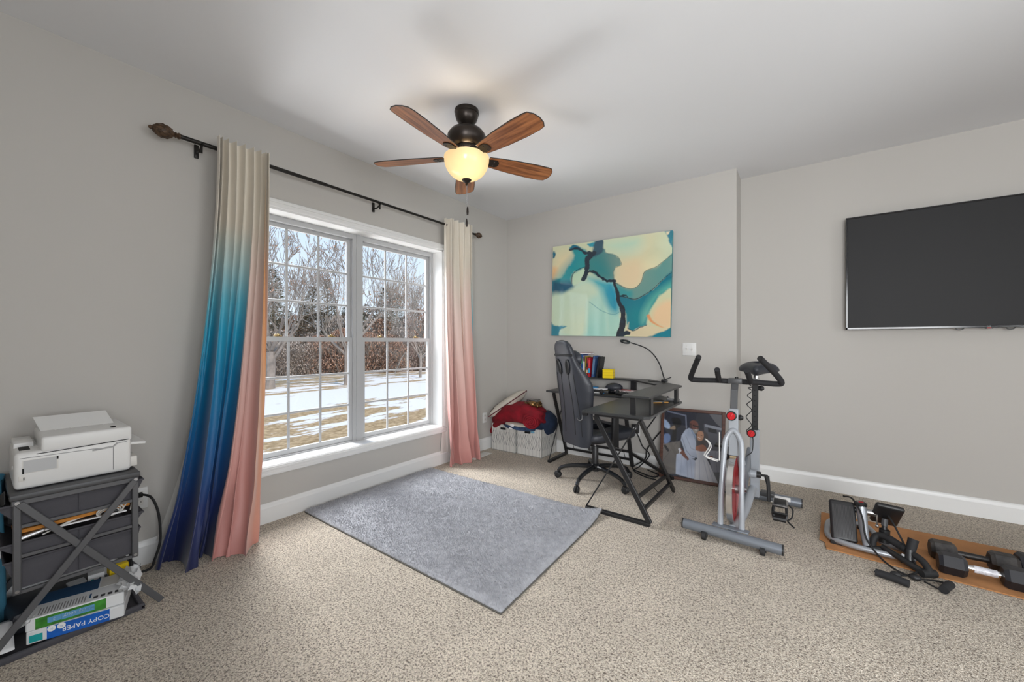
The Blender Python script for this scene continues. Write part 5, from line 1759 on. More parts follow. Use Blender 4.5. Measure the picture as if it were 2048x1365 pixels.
# handlebar with horns and inner grips
HZ = .972
MB().box((2.592, 2.985, HZ + .004), (.085, .06, .035), None, .006).build('bar_clamp', 'dark_grey_metal', bike)
MB().cyl((2.60, 2.985, HZ + .02), (2.60, 2.985, HZ + .03), .010, n=12).build('clamp_bolt', 'black_metal', bike)
def horn(s):
    e = 2.318 if s < 0 else 2.845
    tip = 2.405 if s < 0 else 2.745
    return cr([(2.592 + s * .04, 2.99, HZ), (2.592 + s * .12, 2.995, HZ), (e + (-s) * .03, 3.0, HZ - .004), (e, 2.985, HZ + .008), (e + (tip - e) * .3, 2.93, HZ + .065), (tip, 2.80, HZ + .163)], 6)
for s in (-1, 1):
    pts = horn(s)
    MB().tube(pts, .0175, 14).build('handle_horn', 'foam_grip', bike)
    MB().cyl(pts[-1], V(pts[-1]) + (V(pts[-1]) - V(pts[-2])).normalized() * .004, .016, n=14).build('grip_cap', 'black_plastic', bike)
    ip = cr([(2.592 + s * .03, 2.985, HZ), (2.592 + s * .085, 2.96, HZ + .004), (2.592 + s * .088, 2.90, HZ + .035), (2.592 + s * .082, 2.82, HZ + .085)], 5)
    MB().tube(ip, .0165, 12).build('inner_grip', 'foam_grip', bike)
    MB().tube([(2.592 + s * .03, 2.985, HZ), (2.592 + s * .09, 2.985, HZ)], .011, 10).build('bar_tube', 'black_metal', bike)
# flywheel
fc_ = V(2.588, 2.945, .275)
RX = Matrix.Rotation(PI / 2, 3, 'Y')
fw_ = bike
mat('polished_rim', (.66, .64, .62), .18, .9)
MB().lathe([(.205, -.016), (.222, -.016), (.222, .016), (.205, .016), (.203, 0), (.205, -.016)], fc_, 56, RX).build('flywheel_rim', 'polished_rim', bike)
MB().lathe([(0, -.008), (.206, -.008), (.206, .008), (0, .008)], fc_, 48, RX).build('flywheel_disc', 'flywheel_red', bike)
for k in range(3):
    a0 = .5 + k * 2 * PI / 3
    poly_ = [(.045 * math.cos(a0 - .4), .045 * math.sin(a0 - .4))] + [(.165 * math.cos(a0 + t), .165 * math.sin(a0 + t)) for t in np.linspace(-.35, .45, 8)] + [(.045 * math.cos(a0 + .5), .045 * math.sin(a0 + .5))]
    MB().prism(poly_, .0085, .0095, Matrix.Translation(fc_) @ RX.to_4x4()).build('disc_graphic', 'flywheel_deep_red', bike, 0)
MB().lathe([(0, -.05), (.026, -.05), (.028, -.02), (.028, .02), (.026, .05), (0, .05)], fc_, 20, RX).build('flywheel_hub', 'steel', bike)
MB().cyl(fc_ + V(-.066, 0, 0), fc_ + V(.066, 0, 0), .009, n=12).build('axle', 'steel', bike)
for s in (-1, 1):
    MB().cyl(fc_ + V(s * .060, 0, 0), fc_ + V(s * .074, 0, 0), .014, n=6).build('axle_nut', 'chrome', bike)
br_ = MB().box((2.59, 2.93, .507), (.05, .08, .014), None, .003)
br_.build('brake_bracket', 'black_metal', bike)
mat('felt_pad', (.42, .32, .20), .95)
MB().box((2.59, 2.925, .498), (.036, .075, .010), (.1, 0, 0), .002).build('brake_pad', 'felt_pad', bike)
MB().sph((2.545, 2.91, .485), (.020, .028, .024), 12).build('brake_caliper', 'black_plastic', bike)
# main frame
MB().tube(cr([(2.600, 2.93, .60), (2.612, 3.04, .46), (2.625, 3.15, .34), (2.632, 3.24, .30)], 4), .026, 12).build('down_tube', Sx, bike)
MB().bar((2.668, 3.40, .10), (2.672, 3.36, .60), .060, .036, (0, 1, 0), .005).build('seat_tube', Sx, bike)
MB().tube(cr([(2.60, 2.79, .07), (2.615, 2.95, .06), (2.635, 3.15, .085), (2.655, 3.35, .16), (2.66, 3.48, .12), (2.665, 3.60, .055)], 5), .028, 12).build('lower_frame', Sx, bike)
MB().tube(cr([(2.67, 3.38, .27), (2.67, 3.48, .17), (2.668, 3.58, .07)], 4), .022, 12).build('rear_stay', Sx, bike)
MB().box((2.640, 3.20, .36), (.022, .26, .17), (.35, 0, 0), .010).build('chain_guard', 'base_grey_paint', bike)
# seat post, saddle
MB().bar((2.672, 3.36, .58), (2.676, 3.345, .955), .038, .030, (0, 1, 0), .004).build('seat_post', 'black_metal', bike)
for k in range(8):
    z = .62 + k * .038
    yy = 3.36 - (z - .58) * .04 - .0158
    MB().cyl((2.673, yy, z), (2.673, yy - .001, z), .005, n=10).build('post_hole', 'dark_slot', bike)
knob((2.655, 3.325, .575), (-.05, -1, .08), .029)
MB().bar((2.676, 3.28, .962), (2.676, 3.44, .962), .036, .022, (0, 0, 1), .004).build('saddle_slider', 'steel', bike)
MB().lathe([(0, 0), (.016, 0), (.020, .02), (.010, .034), (0, .036)], (2.695, 3.36, .90), 14, Matrix.Rotation(PI / 2, 3, 'Y')).build('slider_knob', 'black_plastic', bike)
MB().cyl((2.678, 3.34, .965), (2.678, 3.34, 1.01), .013, n=10).build('saddle_stem', 'chrome', bike)
def saddle(u, v):
    a, b = 2 * PI * u, PI * (v - .5)
    t = math.sin(a)          # -1 nose (toward -y) .. 1 tail
    tt = (t + 1) / 2
    wx = .036 + .165 * tt ** 1.5
    cb = max(0, math.cos(b)) ** .55
    x = wx * math.copysign(abs(math.cos(a)) ** .8, math.cos(a)) * cb
    y = 3.345 + .14 * t * cb
    z = 1.040 + (.040 if b > 0 else .048 * (1 - .5 * tt)) * math.sin(b) + .014 * tt - (.022 * (abs(x) / .13) ** 2)
    return V(2.690 + x, y, z)
MB().grid(saddle, 40, 20, cu=True).build('saddle', 'black_leather', bike, 180)
# cranks and pedals
cc = V(2.645, 3.27, .300)
MB().cyl(cc + V(-.09, 0, 0), cc + V(.045, 0, 0), .027, n=18).build('bottom_bracket', Sx, bike)
MB().cyl(cc + V(.042, 0, 0), cc + V(.072, 0, 0), .022, n=18).build('bracket_cup', 'black_plastic', bike)
MB().cyl(cc + V(.07, 0, 0), cc + V(.112, 0, 0), .008, n=10).build('spindle', 'black_metal', bike)
pc_ = cc + V(.128, -.02, -.165)
MB().tube([cc + V(.105, 0, 0), cc + V(.115, -.006, -.06), pc_ + V(-.008, 0, 0)], [.016, .012, .011], 10).build('crank_arm', 'black_metal', bike)
def pedal(p, name='pedal'):
    po = MB().box(p + V(.055, 0, .0), (.085, .085, .016), (.25, 0, 0), .003).build(name, 'steel', bike)
    MB().box(p + V(.055, .0, .012), (.07, .06, .010), (.25, 0, 0), .002).build('pedal_tread', 'black_plastic', po)
    MB().tube([p, p + V(.10, 0, 0)], .006, 8).build('pedal_axle', 'chrome', po)
    cg = MB()
    for sx in (-1, 1):
        cg.tube(cr([p + V(.055 + sx * .035, -.03, -.008), p + V(.055 + sx * .038, -.08, -.045), p + V(.055 + sx * .030, -.10, -.075)], 4), .009, 6)
    cg.tube([p + V(.020, -.10, -.072), p + V(.090, -.10, -.072)], .016, 8)
    cg.box(p + V(.055, -.082, -.05), (.085, .012, .055), (.7, 0, 0), .005)
    cg.build('toe_cage', 'black_plastic', po)
    MB().tube(cr([p + V(.095, .01, .0), p + V(.125, -.02, -.02), p + V(.120, -.05, -.065), p + V(.100, -.08, -.080), p + V(.135, -.12, -.10)], 5), .005, 5).build('toe_strap', 'black_rubber', po)
pedal(pc_)
lp_ = cc + V(-.13, .02, .165)
MB().tube([cc + V(-.105, 0, 0), lp_], [.015, .010], 10).build('crank_arm', 'black_metal', bike)
po = MB().box(lp_ + V(-.05, 0, 0), (.08, .08, .016), None, .003).build('pedal', 'black_plastic', bike)
MB().tube([lp_, lp_ + V(-.09, 0, 0)], .006, 8).build('pedal_axle', 'chrome', po)
# bottle cage on the left fork leg
cg = MB()
bx_ = 2.525
cg.tube([(bx_ - .004, 2.83, .655), (bx_ - .004, 2.83, .475)], .0035, 6)
cg.tube(cr([(bx_ - .008, 2.83, .475), (bx_ - .085, 2.83, .487), (bx_ - .092, 2.83, .50)], 3) + cr([(bx_ - .088, 2.83, .505), (bx_ - .062, 2.83, .555), (bx_ - .066, 2.83, .578), (bx_ - .088, 2.83, .602)], 3), .0035, 6)
cg.tube(cr([(bx_ - .008, 2.80, .475), (bx_ - .070, 2.80, .487), (bx_ - .078, 2.80, .50)], 3) + cr([(bx_ - .074, 2.80, .505), (bx_ - .048, 2.80, .555), (bx_ - .054, 2.80, .585), (bx_ - .075, 2.80, .605)], 3), .0035, 6)
cg.build('bottle_cage', 'white_plastic', bike)
co = cr([(2.655, 3.33, .945), (2.635, 3.33, .93), (2.66, 3.33, .91), (2.632, 3.33, .90), (2.658, 3.33, .88), (2.628, 3.33, .845), (2.655, 3.33, .815), (2.625, 3.33, .78), (2.655, 3.33, .74), (2.622, 3.32, .69), (2.655, 3.32, .635), (2.625, 3.31, .59), (2.66, 3.31, .56), (2.665, 3.31, .50), (2.66, 3.28, .45), (2.645, 3.10, .46)], 6)
MB().tube(co, .003, 6).build('sensor_wire', 'black_rubber', bike)

# ------------------------------------------------------------------ cardboard sheet
mat('cardboard', lin(176, 124, 78), .9, noise=.12, nscale=9)
mat('cardboard_edge', lin(120, 84, 52), .95)
cb = thing('cardboard_sheet', 'flattened cardboard box lying on the carpet under the dumbbells', 'cardboard', (3.6, 3.3, 0), world=True)
nb, nf = V(3.035, 3.005, 0), V(3.075, 3.60, 0)
fb, ff = V(4.30, 2.945, 0), V(4.30, 3.62, 0)
nf = V(3.06, 3.62, 0)
mid0, mid1 = nb.lerp(nf, .5), fb.lerp(ff, .5)
def slab(a, b, c, d, z0, z1):
    m = MB()
    m.add([(p.x, p.y, z0) for p in (a, b, c, d)] + [(p.x, p.y, z1) for p in (a, b, c, d)], [(0, 3, 2, 1), (4, 5, 6, 7), (0, 1, 5, 4), (1, 2, 6, 5), (2, 3, 7, 6), (3, 0, 4, 7)])
    return m
slab(nb + V(.03, 0, 0), fb, mid1, mid0, .002, .008).build('panel', 'cardboard', cb, 0)
slab(mid0 + V(0, .004, 0), mid1 + V(0, .004, 0), ff, nf, .002, .008).build('panel', 'cardboard', cb, 0)
slab(nb + V(.0, .10, 0), nb + V(.10, .03, 0), mid0 + V(.25, .02, 0), mid0 + V(.0, .02, 0), .008, .011).build('flap', 'cardboard', cb, 0)
CBZ = .0085

# ------------------------------------------------------------------ mini stepper
stp = thing('mini_stepper', 'small silver stair stepper with ribbed black pedals on cardboard', 'stepper', (3.25, 3.2, CBZ), world=True)
zz = CBZ + .024
loop = cr([(3.085, 3.13, zz), (3.16, 3.075, zz), (3.30, 3.055, zz), (3.42, 3.065, zz), (3.455, 3.11, zz), (3.43, 3.17, zz), (3.33, 3.24, zz), (3.31, 3.36, zz), (3.28, 3.44, zz), (3.18, 3.45, zz), (3.10, 3.40, zz), (3.08, 3.26, zz)], 5, True)
MB().tube(loop, .016, 12, closed=True).build('base_frame', 'silver_paint', stp)
for p in ((3.115, 3.10), (3.415, 3.06), (3.27, 3.44)):
    MB().box((p[0], p[1], CBZ + .012), (.055, .035, .024), None, .004).build('rubber_foot', 'black_rubber', stp)
MB().tube([(3.255, 3.10, zz), (3.245, 3.16, .12), (3.238, 3.20, .235)], [.018, .022, .026], 14).build('upright', 'silver_paint', stp)
MB().lathe([(0, .230), (.028, .230), (.031, .237), (.031, .251), (.024, .257), (0, .257)], (3.236, 3.205, 0), 22).build('resistance_dial', 'black_plastic', stp)
MB().lathe([(0, .2575), (.020, .2575)], (3.236, 3.205, 0), 18).build('dial_face', 'gloss_black', stp, 0)
MB().box((3.238, 3.203, .2585), (.022, .007, .002), (0, 0, .3)).build('dial_mark', 'red_plastic', stp, 0)
MB().tube([(3.155, 3.215, .200), (3.33, 3.215, .200)], .017, 12).build('cross_tube', 'black_metal', stp)
MB().tube([(3.265, 3.215, .200), (3.305, 3.215, .200)], .019, 12).build('cross_sleeve', 'steel', stp)
def foot_pedal(c0, rot, n):
    R_ = Euler(rot).to_matrix()
    p = MB().box(c0, (.125, .235, .030), R_, .014, 3).build('foot_pedal', 'black_plastic', stp)
    for i in range(n):
        x = -.048 + .096 * i / (n - 1)
        MB().box(V(c0) + R_ @ V(x, -.006, .0155), (.0035, .19, .0022), R_).build('tread_rib', 'rib_grey', p, 0)
mat('rib_grey', (.055, .053, .054), .8)
foot_pedal((3.150, 3.155, .138), (math.radians(62), 0, math.radians(4)), 15)
foot_pedal((3.352, 3.205, .210), (math.radians(-42), math.radians(4), math.radians(0)), 13)
MB().tube([(3.345, 3.20, .185), (3.342, 3.195, .145)], .015, 10).build('piston_joint', 'dark_grey_metal', stp)
MB().tube([(3.342, 3.195, .145), (3.34, 3.185, .06)], [.012, .020], 12).build('piston', 'black_metal', stp)
MB().cyl((3.342, 3.187, .125), (3.338, 3.182, .050), .025, n=18).build('piston_sleeve', 'black_plastic', stp)
MB().tube([(3.16, 3.17, .10), (3.165, 3.16, .03)], .014, 10).build('piston', 'black_metal', stp)
hk = MB().tube([(3.31, 3.20, .20), (3.31, 3.20, .14)], .004, 6)
hk.sph((3.31, 3.20, .132), .010, 8)
hk.build('cable_hook', 'chrome', stp)
# black folding handle lying next to the stepper
hb = thing('folding_push_bar', 'black tubular exercise handle with foam grips leaning over the cardboard', 'exercise handle', (3.375, 3.05, CBZ), world=True)
MB().tube(cr([(3.280, 3.10, .030), (3.285, 3.12, .075), (3.310, 3.13, .105), (3.355, 3.10, .105), (3.410, 3.05, .085), (3.460, 2.995, .070), (3.480, 2.96, .045), (3.477, 2.94, .026)], 6), .017, 12).build('curved_bar', 'black_rubber', hb)
MB().tube([(3.320, 3.09, .055), (3.455, 2.945, .030)], .016, 12).build('lower_bar', 'black_plastic', hb)
MB().tube([(3.350, 3.105, .107), (3.395, 3.063, .092)], .0205, 12).build('foam_sleeve', 'foam_grip', hb)
MB().tube([(3.425, 3.035, .08), (3.442, 3.055, .150)], [.021, .023], 14).build('grip_stub', 'foam_grip', hb)
MB().tube([(3.423, 3.033, .095), (3.418, 3.005, .020)], .019, 12).build('joint', 'black_plastic', hb)
MB().tube([(3.450, 2.925, .026), (3.508, 2.965, .026)], .019, 12).build('cross_foot', 'black_rubber', hb)
MB().tube([(3.255, 3.075, .030), (3.315, 3.09, .040)], .017, 12).build('cross_foot', 'black_rubber', hb)
MB().box((3.400, 3.025, .058), (.022, .003, .016), (0, 0, -.8)).build('size_label', 'white_paper', hb, 0)
# resistance bands
def band(label, pts, h0, h1, loop_pts, clip):
    t = thing('resistance_band', label, 'resistance band', (h0[0], h0[1], 0), world=True, group='resistance bands of the stepper')
    MB().tube(cr(pts, 8), .0048, 8).build('rubber_tube', 'black_rubber', t)
    MB().tube(cr([h0, V(h0).lerp(V(h1), .5) + V(0, 0, .003), h1], 3), .0185, 14).build('foam_handle', 'foam_grip', t)
    MB().tube(cr(loop_pts, 6), .0045, 6).build('strap', 'black_rubber', t)
    MB().sph(clip, (.024, .018, .016), 12).build('cord_stop', 'black_plastic', t)
band('black resistance band with a foam handle lying lengthwise on the carpet',
     [(3.16, 3.27, .255), (3.20, 3.22, .262), (3.235, 3.13, .20), (3.25, 3.085, .09), (3.295, 3.02, .030), (3.345, 2.935, .013), (3.40, 2.885, .012), (3.425, 2.872, .014)],
     (3.505, 2.80, .022), (3.545, 2.885, .022), [(3.43, 2.87, .014), (3.49, 2.905, .012), (3.545, 2.895, .016), (3.505, 2.81, .016), (3.45, 2.86, .014)], (3.42, 2.874, .018))
band('black resistance band with a foam handle lying nearest the camera',
     [(3.335, 3.22, .23), (3.365, 3.16, .20), (3.41, 3.06, .10), (3.44, 2.96, .03), (3.40, 2.90, .012), (3.35, 2.86, .012), (3.345, 2.845, .014)],
     (3.262, 2.812, .020), (3.382, 2.772, .020), [(3.34, 2.85, .014), (3.30, 2.85, .012), (3.262, 2.83, .016), (3.27, 2.815, .018)], (3.342, 2.842, .022))

# ------------------------------------------------------------------ hex dumbbells
def dumbbell(label, c0, rz, hm, handle, L=.215, R=.052, sticker=False):
    t = thing('dumbbell', label, 'dumbbell', (c0[0], c0[1], CBZ), rz, 'hex dumbbells on the cardboard')
    zc = R * math.cos(PI / 6)
    for s in (-1, 1):
        prof = [(0, -.052), (R * .80, -.052), (R, -.036), (R, .036), (R * .80, .052), (0, .052)]
        M = Matrix.Rotation(PI / 2, 3, 'Y') @ Matrix.Rotation(PI / 6, 3, 'Z')
        m = MB().lathe(prof, (s * L / 2, 0, zc), 6, M)
        m.build('hex_head', hm, t, 25)
    MB().tube([(-L / 2, 0, zc), (-L / 4, 0, zc), (0, 0, zc), (L / 4, 0, zc), (L / 2, 0, zc)], [.014, .015, .017, .015, .014], 16).build('grip', handle, t)
    if sticker:
        MB().lathe([(.0178, -.035), (.0182, 0), (.0176, .045)], (0, 0, zc), 16, Matrix.Rotation(PI / 2, 3, 'Y')).build('paper_sticker', 'sticker_print', t)
    return t
mat('worn_rubber', (.030, .026, .024), .6, noise=.9, nscale=26, bump=.4, bscale=60)
mat('worn_grip', (.035, .033, .032), .45, .6, noise=.5, nscale=40)
mat('new_rubber', (.013, .013, .017), .48)
mat('sticker_print', (.62, .62, .66), .3, noise=.35, nscale=60)
dumbbell('worn scuffed hex dumbbell with dark grip at the back of the pair', (3.70, 3.24, 0), .02, 'worn_rubber', 'worn_grip', .225, .055)
dumbbell('new black hex dumbbell with stickered chrome grip', (3.70, 3.065, 0), -.02, 'new_rubber', 'chrome', .225, .056, True)
dumbbell('black hex dumbbell cut off by the right picture edge', (4.03, 3.30, 0), .15, 'new_rubber', 'chrome', .225, .060)

# ------------------------------------------------------------------ printer cart
CX0, CX1, CY0, CY1, CT = .045, .495, .085, .460, .637
cart = thing('fabric_drawer_cart', 'grey folding cart with cross legs and fabric bins under the printer', 'storage cart', (.27, .27, 0), world=True)
MB().b2((CX0, CY0, CT - .022), (CX1, CY1, CT), .005).build('top_board', 'dark_grey_metal', cart)
for x in (CX0 + .02, CX1 - .02):
    MB().b2((x - .011, CY0 + .005, CT - .045), (x + .011, CY1 - .005, CT - .022), .003, 1).build('top_rail', 'frame_grey', cart) if mat('frame_grey', (.105, .106, .112), .42, .3) else None
    sgn = 1 if x > .2 else -1
    for y in (CY0 + .020, CY1 - .016):
        MB().b2((x - .009, y - .011, .245), (x + .009, y + .011, CT - .03), .003, 1).build('side_post', 'frame_grey', cart)
        MB().cyl((x + sgn * .009, y, .258), (x + sgn * .011, y, .258), .006, n=10).build('rivet', 'steel', cart)
        MB().cyl((x + sgn * .012, y, CT - .034), (x + sgn * .015, y, CT - .034), .007, n=10).build('rivet', 'steel', cart)
    xo = x + sgn * .013
    MB().bar((xo, CY0 + .025, CT - .036), (xo, CY1 + .075, .004), .009, .025, (0, 0, 1), .002).build('cross_leg', 'frame_grey', cart)
    MB().bar((xo + sgn * .008, CY1 - .020, CT - .036), (xo + sgn * .008, CY0 - .075, .004), .009, .025, (0, 0, 1), .002).build('cross_leg', 'frame_grey', cart)
    for z in (.507, .390, .250):
        MB().b2((x - .006, CY0 + .028, z - .007), (x + .006, CY1 - .024, z + .007), .002, 1).build('bin_rail', 'frame_grey', cart)
def fabric_bin(z0, z1, flare):
    m = MB()
    xa, xb, ya, yb = CX0 + .02, CX1 - .028, CY0 + .0, CY1 - .004
    lo = [(xa + .01, ya + .03), (xb, ya + .03), (xb, yb - .02), (xa + .01, yb - .02)]
    hi = [(xa, ya - flare), (xb, ya - flare), (xb, yb + flare * .6), (xa, yb + flare * .6)]
    vs = [(x, y, z0) for x, y in lo] + [(x, y, (z0 + z1) / 2 + .01) for x, y in [((a[0] + b[0]) / 2, (a[1] + b[1] * 2) / 3) for a, b in zip(lo, hi)]] + [(x, y, z1) for x, y in hi]
    fs = [(3, 2, 1, 0)]
    for r in (0, 4):
        for i in range(4):
            j = (i + 1) % 4
            fs.append((r + i, r + j, r + 4 + j, r + 4 + i))
    m.add(vs, fs)
    o = m.build('fabric_bin', 'grey_fabric', cart, 25)
    md = o.modifiers.new('thickness', 'SOLIDIFY'); md.thickness = .004
    MB().tube([V(*p, z1) for p in hi], .0045, 6, closed=True).build('bin_hem', 'grey_fabric', o)
    MB().tube([(xb + .004, .27, z0 + .005), (xb + .004, .27, z1 - .004)], .0015, 5).build('bin_seam', 'grey_fabric', o)
    return o
fabric_bin(.512, .592, .03)
fabric_bin(.385, .440, .03)
fabric_bin(.262, .372, .012)
tb = MB()
tb.b2((.03, .045, .0), (.50, .475, .006), .003, 1)
tb.b2((.482, .045, .004), (.50, .475, .026), .006); tb.b2((.03, .045, .004), (.048, .475, .026), .006); tb.b2((.03, .457, .004), (.50, .475, .022), .006); tb.b2((.03, .045, .004), (.50, .063, .022), .006)
tb.build('bottom_tray', 'grey_fabric', cart)
MB().bar((.47, .075, .63), (.40, .065, .60), .05, .003, (0, 1, 0)).build('tray_tab', 'black_rubber', cart)

# contents of the middle bin
mat('manila_paper', lin(196, 128, 50), .8)
ev = MB().box((.37, .265, .474), (.17, .33, .014), (.02, -.12, .02), .002).build('manila_envelope', 'manila_paper', None)
tag(ev, 'orange manila envelope tucked in the middle cart bin', 'envelope')
pp = MB().box((.415, .30, .455), (.10, .24, .006), (0, -.2, -.05), .001).build('paper_sheaf', 'white_paper', None)
tag(pp, 'white paper sheaf under the cables in the cart bin', 'paper')
tu = thing('silver_tube', 'short silver tube lying at the left of the cart bin', 'tube', (.445, .155, .452), world=True)
MB().tube([(.445, .105, .448), (.43, .185, .462)], .016, 14).build('tube_body', 'steel', tu)
MB().tube([(.445, .103, .4477), (.4452, .099, .447)], .0168, 14).build('cap', 'black_plastic', tu)
rc = random.Random(3)
cb_ = MB()
for k in range(5):
    y0 = .17 + k * .012
    cb_.tube(cr([(.455, y0, .448 + .004 * k), (.45, y0 + .06, .466 + .005 * k), (.44, y0 + .13, .478 + .003 * k), (.43, y0 + .20, .474)], 6), .0028, 6)
tag(cb_.build('charging_cable', 'cable_white'), 'white charging cable strands trailing along the cart bin', 'cable')
cb_ = MB()
for k in range(3):
    rr = .030 + .006 * k
    cb_.tube([(.445 + .01 * k + .012 * math.sin(a), .365 + rr * math.cos(a), .470 + .006 * k + rr * .62 * math.sin(a)) for a in [2 * PI * i / 24 for i in range(24)]], .0028, 6, closed=True)
cb_.tube(cr([(.45, .40, .46), (.452, .425, .500), (.45, .437, .49), (.447, .433, .458)], 6), .0028, 6)
tag(cb_.build('charging_cable', 'cable_white'), 'coiled white charging cable at the right of the cart bin', 'cable')
cb_ = MB().tube(cr([(.44, .39, .46), (.444, .415, .492), (.44, .43, .47)], 5), .003, 6)
cb_.box((.44, .392, .468), (.014, .026, .012), None, .003)
tag(cb_.build('adapter_plug', 'black_plastic'), 'small black adapter plug in the cart bin', 'adapter')

# ------------------------------------------------------------------ printer
pr_ = thing('printer', 'white ink tank printer standing on the grey cart', 'printer', (.27, .28, CT), world=True)
px0, px1, py0, py1 = .10, .442, .098, .438
pz0, pz1 = CT + .004, CT + .152
MB().b2((px0, py0, pz0), (px1, py1, pz1), .016, 4).build('body', 'white_plastic', pr_)
MB().b2((px0 + .01, py0 + .070, pz1 - .012), (px1 - .001, py1 + .002, pz1 + .052), .010, 3).build('scanner_lid', 'white_plastic', pr_)
MB().b2((px0 + .02, py0 + .004, pz1 - .006), (px0 + .20, py0 + .060, pz1 + .018), .006).build('paper_slot_cover', 'white_plastic', pr_)
MB().b2((px0 + .02, py0 + .016, pz1 - .002), (px1 - .06, py0 + .045, pz1 + .0015)).build('paper_slot', 'dark_slot', pr_, 0)
# upright feeder flap
fl_ = MB()
fl_.add([(px0 + .16, py0 + .082, pz1 + .050), (px0 + .16, py1 - .030, pz1 + .050), (px0 + .06, py1 - .045, pz1 + .105), (px0 + .06, py0 + .064, pz1 + .105)], [(0, 1, 2, 3)])
fo_ = fl_.build('feeder_flap', 'white_plastic', pr_, 0)
md = fo_.modifiers.new('thickness', 'SOLIDIFY'); md.thickness = .005
for y in (.22, .27, .32, .37):
    MB().box((px0 + .175, y, pz1 + .054), (.005, .006, .003)).build('flap_tab', 'cream_plastic', pr_, 0)
MB().lathe([(.006, 0), (.009, 0), (.009, .004), (.006, .004), (.006, 0)], (px1 - .05, .385, pz1 + .0515), 14).build('badge', 'dark_slot', pr_)
# recessed ink window on the near face, seams and slot
wn_ = MB()
wn_.b2((px1 - .006, py0 + .020, pz0 + .062), (px1 + .0008, py0 + .118, pz0 + .118), .004)
wo_ = wn_.build('ink_window_recess', 'cream_plastic', pr_)
MB().b2((px1 + .0005, py0 + .024, pz0 + .066), (px1 + .0012, py0 + .112, pz0 + .115)).build('ink_window', 'white_vinyl', wo_, 0)
MB().b2((px1 + .0006, py0 + .021, pz0 + .064), (px1 + .0018, py0 + .026, pz0 + .085)).build('window_clip', 'dark_slot', wo_, 0)
MB().b2((px1 + .0006, py0 + .112, pz0 + .104), (px1 + .0018, py0 + .117, pz0 + .116)).build('window_clip', 'dark_slot', wo_, 0)
mat('seam_grey', (.25, .25, .25), .7)
def seam(pts, r=.0011, m_='seam_grey'):
    MB().tube(pts, r, 4).build('panel_seam', m_, pr_)
seam([(px1 + .0002, py0 + .016, pz0 + .126), (px1 + .0002, py0 + .22, pz0 + .122), (px1 + .0002, py1 - .09, pz0 + .118)])
seam([(px1 + .0002, py1 - .045, pz0 + .132), (px1 + .0002, py1 - .016, pz0 + .134)])
seam([(px1 + .0002, py1 - .060, pz0 + .118), (px1 + .0002, py1 - .060, pz0 + .016)])
seam([(px1 + .0002, py0 + .058, pz1 - .012), (px1 + .0002, py1 - .01, pz1 - .004)], .0016, 'dark_slot')
MB().tube([(px1 + .001, py1 - .125, pz0 + .116), (px1 + .001, py1 - .060, pz0 + .120), (px1 + .001, py1 - .046, pz0 + .134)], .0035, 6).build('paper_lever', 'rib_lgrey', pr_) if mat('rib_lgrey', (.38, .38, .38), .5) else None
MB().b2((px1 - .001, py0 + .012, pz0 + .034), (px1 + .001, py0 + .028, pz0 + .056), .001).build('port_cover', 'cream_plastic', pr_)
MB().b2((px1 + .0005, py0 + .024, pz0 + .038), (px1 + .0014, py0 + .027, pz0 + .050)).build('port_slot', 'dark_slot', pr_, 0)
MB().bar((px0 + .19, py1 + .0, pz1 - .030), (px0 + .19, py1 + .055, pz1 - .036), .26, .012, (0, 0, 1), .003).build('output_tray', 'white_plastic', pr_)
MB().b2((px0 + .10, py1 - .005, pz0 + .008), (px1 - .03, py1 + .026, pz0 + .055), .004).build('ink_tank_module', 'cream_plastic', pr_)
for y in (.0, .02):
    MB().box((px1 - .06 - y, py0 - .0005, pz0 + .085 - y * .3), (.008, .002, .012)).build('side_mark', 'white_paper', pr_, 0)

# ------------------------------------------------------------------ paper reams and ink boxes on the bottom tray
mat('ream_white', (.74, .75, .76), .5); mat('ream_blue', lin(20, 96, 190), .4, noise=.12, nscale=30); mat('ream_green', lin(54, 124, 42), .4, noise=.55, nscale=22)
mat('label_blue', lin(92, 152, 196), .5); mat('print_white', (.85, .87, .88), .6); mat('teal_print', lin(20, 160, 160), .5); mat('print_dark', (.03, .03, .035), .6); mat('navy_print', lin(40, 78, 116), .5)
def ream(label, c0, rz, base):
    t = thing('paper_ream', label, 'paper ream', c0, rz, 'copy paper reams on the cart tray')
    MB().b2((-.215, -.14, 0), (0, .14, .050), .003, 1).build('wrapper', base, t)
    return t
F = lambda y, z: frame_M((.0006, y, z), (0, -1, 0), (0, 0, -1))     # print on the near face, upside down
r1 = ream('blue copy paper ream lying at the bottom of the cart tray', (.505, .262, .0265), math.radians(-16), 'ream_white')
MB().b2((-.002, -.085, .001), (.0005, .095, .0495)).build('blue_band', 'ream_blue', r1, 0)
text('COPY PAPER', .026, F(.025, .024), 'print_white', 'lettering', r1, sx=.95)
for y in (-.045, -.072):
    MB().lathe([(0, .0009), (.012, .0009)], (0, y, .040), 18, Matrix.Rotation(PI / 2, 3, 'Y')).build('print_badge', 'print_white', r1, 0)
text('92', .010, F(-.045, .039), 'ream_blue', 'lettering', r1)
text('20', .010, F(-.072, .039), 'ream_blue', 'lettering', r1)
MB().b2((-.002, -.132, .006), (.0006, -.096, .034)).build('teal_badge', 'teal_print', r1, 0)
r2 = ream('green wrapped copy paper ream lying open on top of the blue one', (.500, .262, .0775), math.radians(-13), 'ream_white')
MB().b2((-.002, -.115, .002), (.0005, .085, .046), .001, 1).build('green_band', 'ream_green', r2, 0)
MB().b2((-.001, -.082, .014), (.0009, -.045, .036)).build('label_patch', 'label_blue', r2, 0)
MB().b2((-.001, -.044, .012), (.0009, .050, .036)).build('label_patch', 'label_blue', r2, 0)
text('husky copy', .019, F(.004, .024), 'print_white', 'lettering', r2)
text('3', .014, F(-.064, .024), 'print_white', 'lettering', r2)
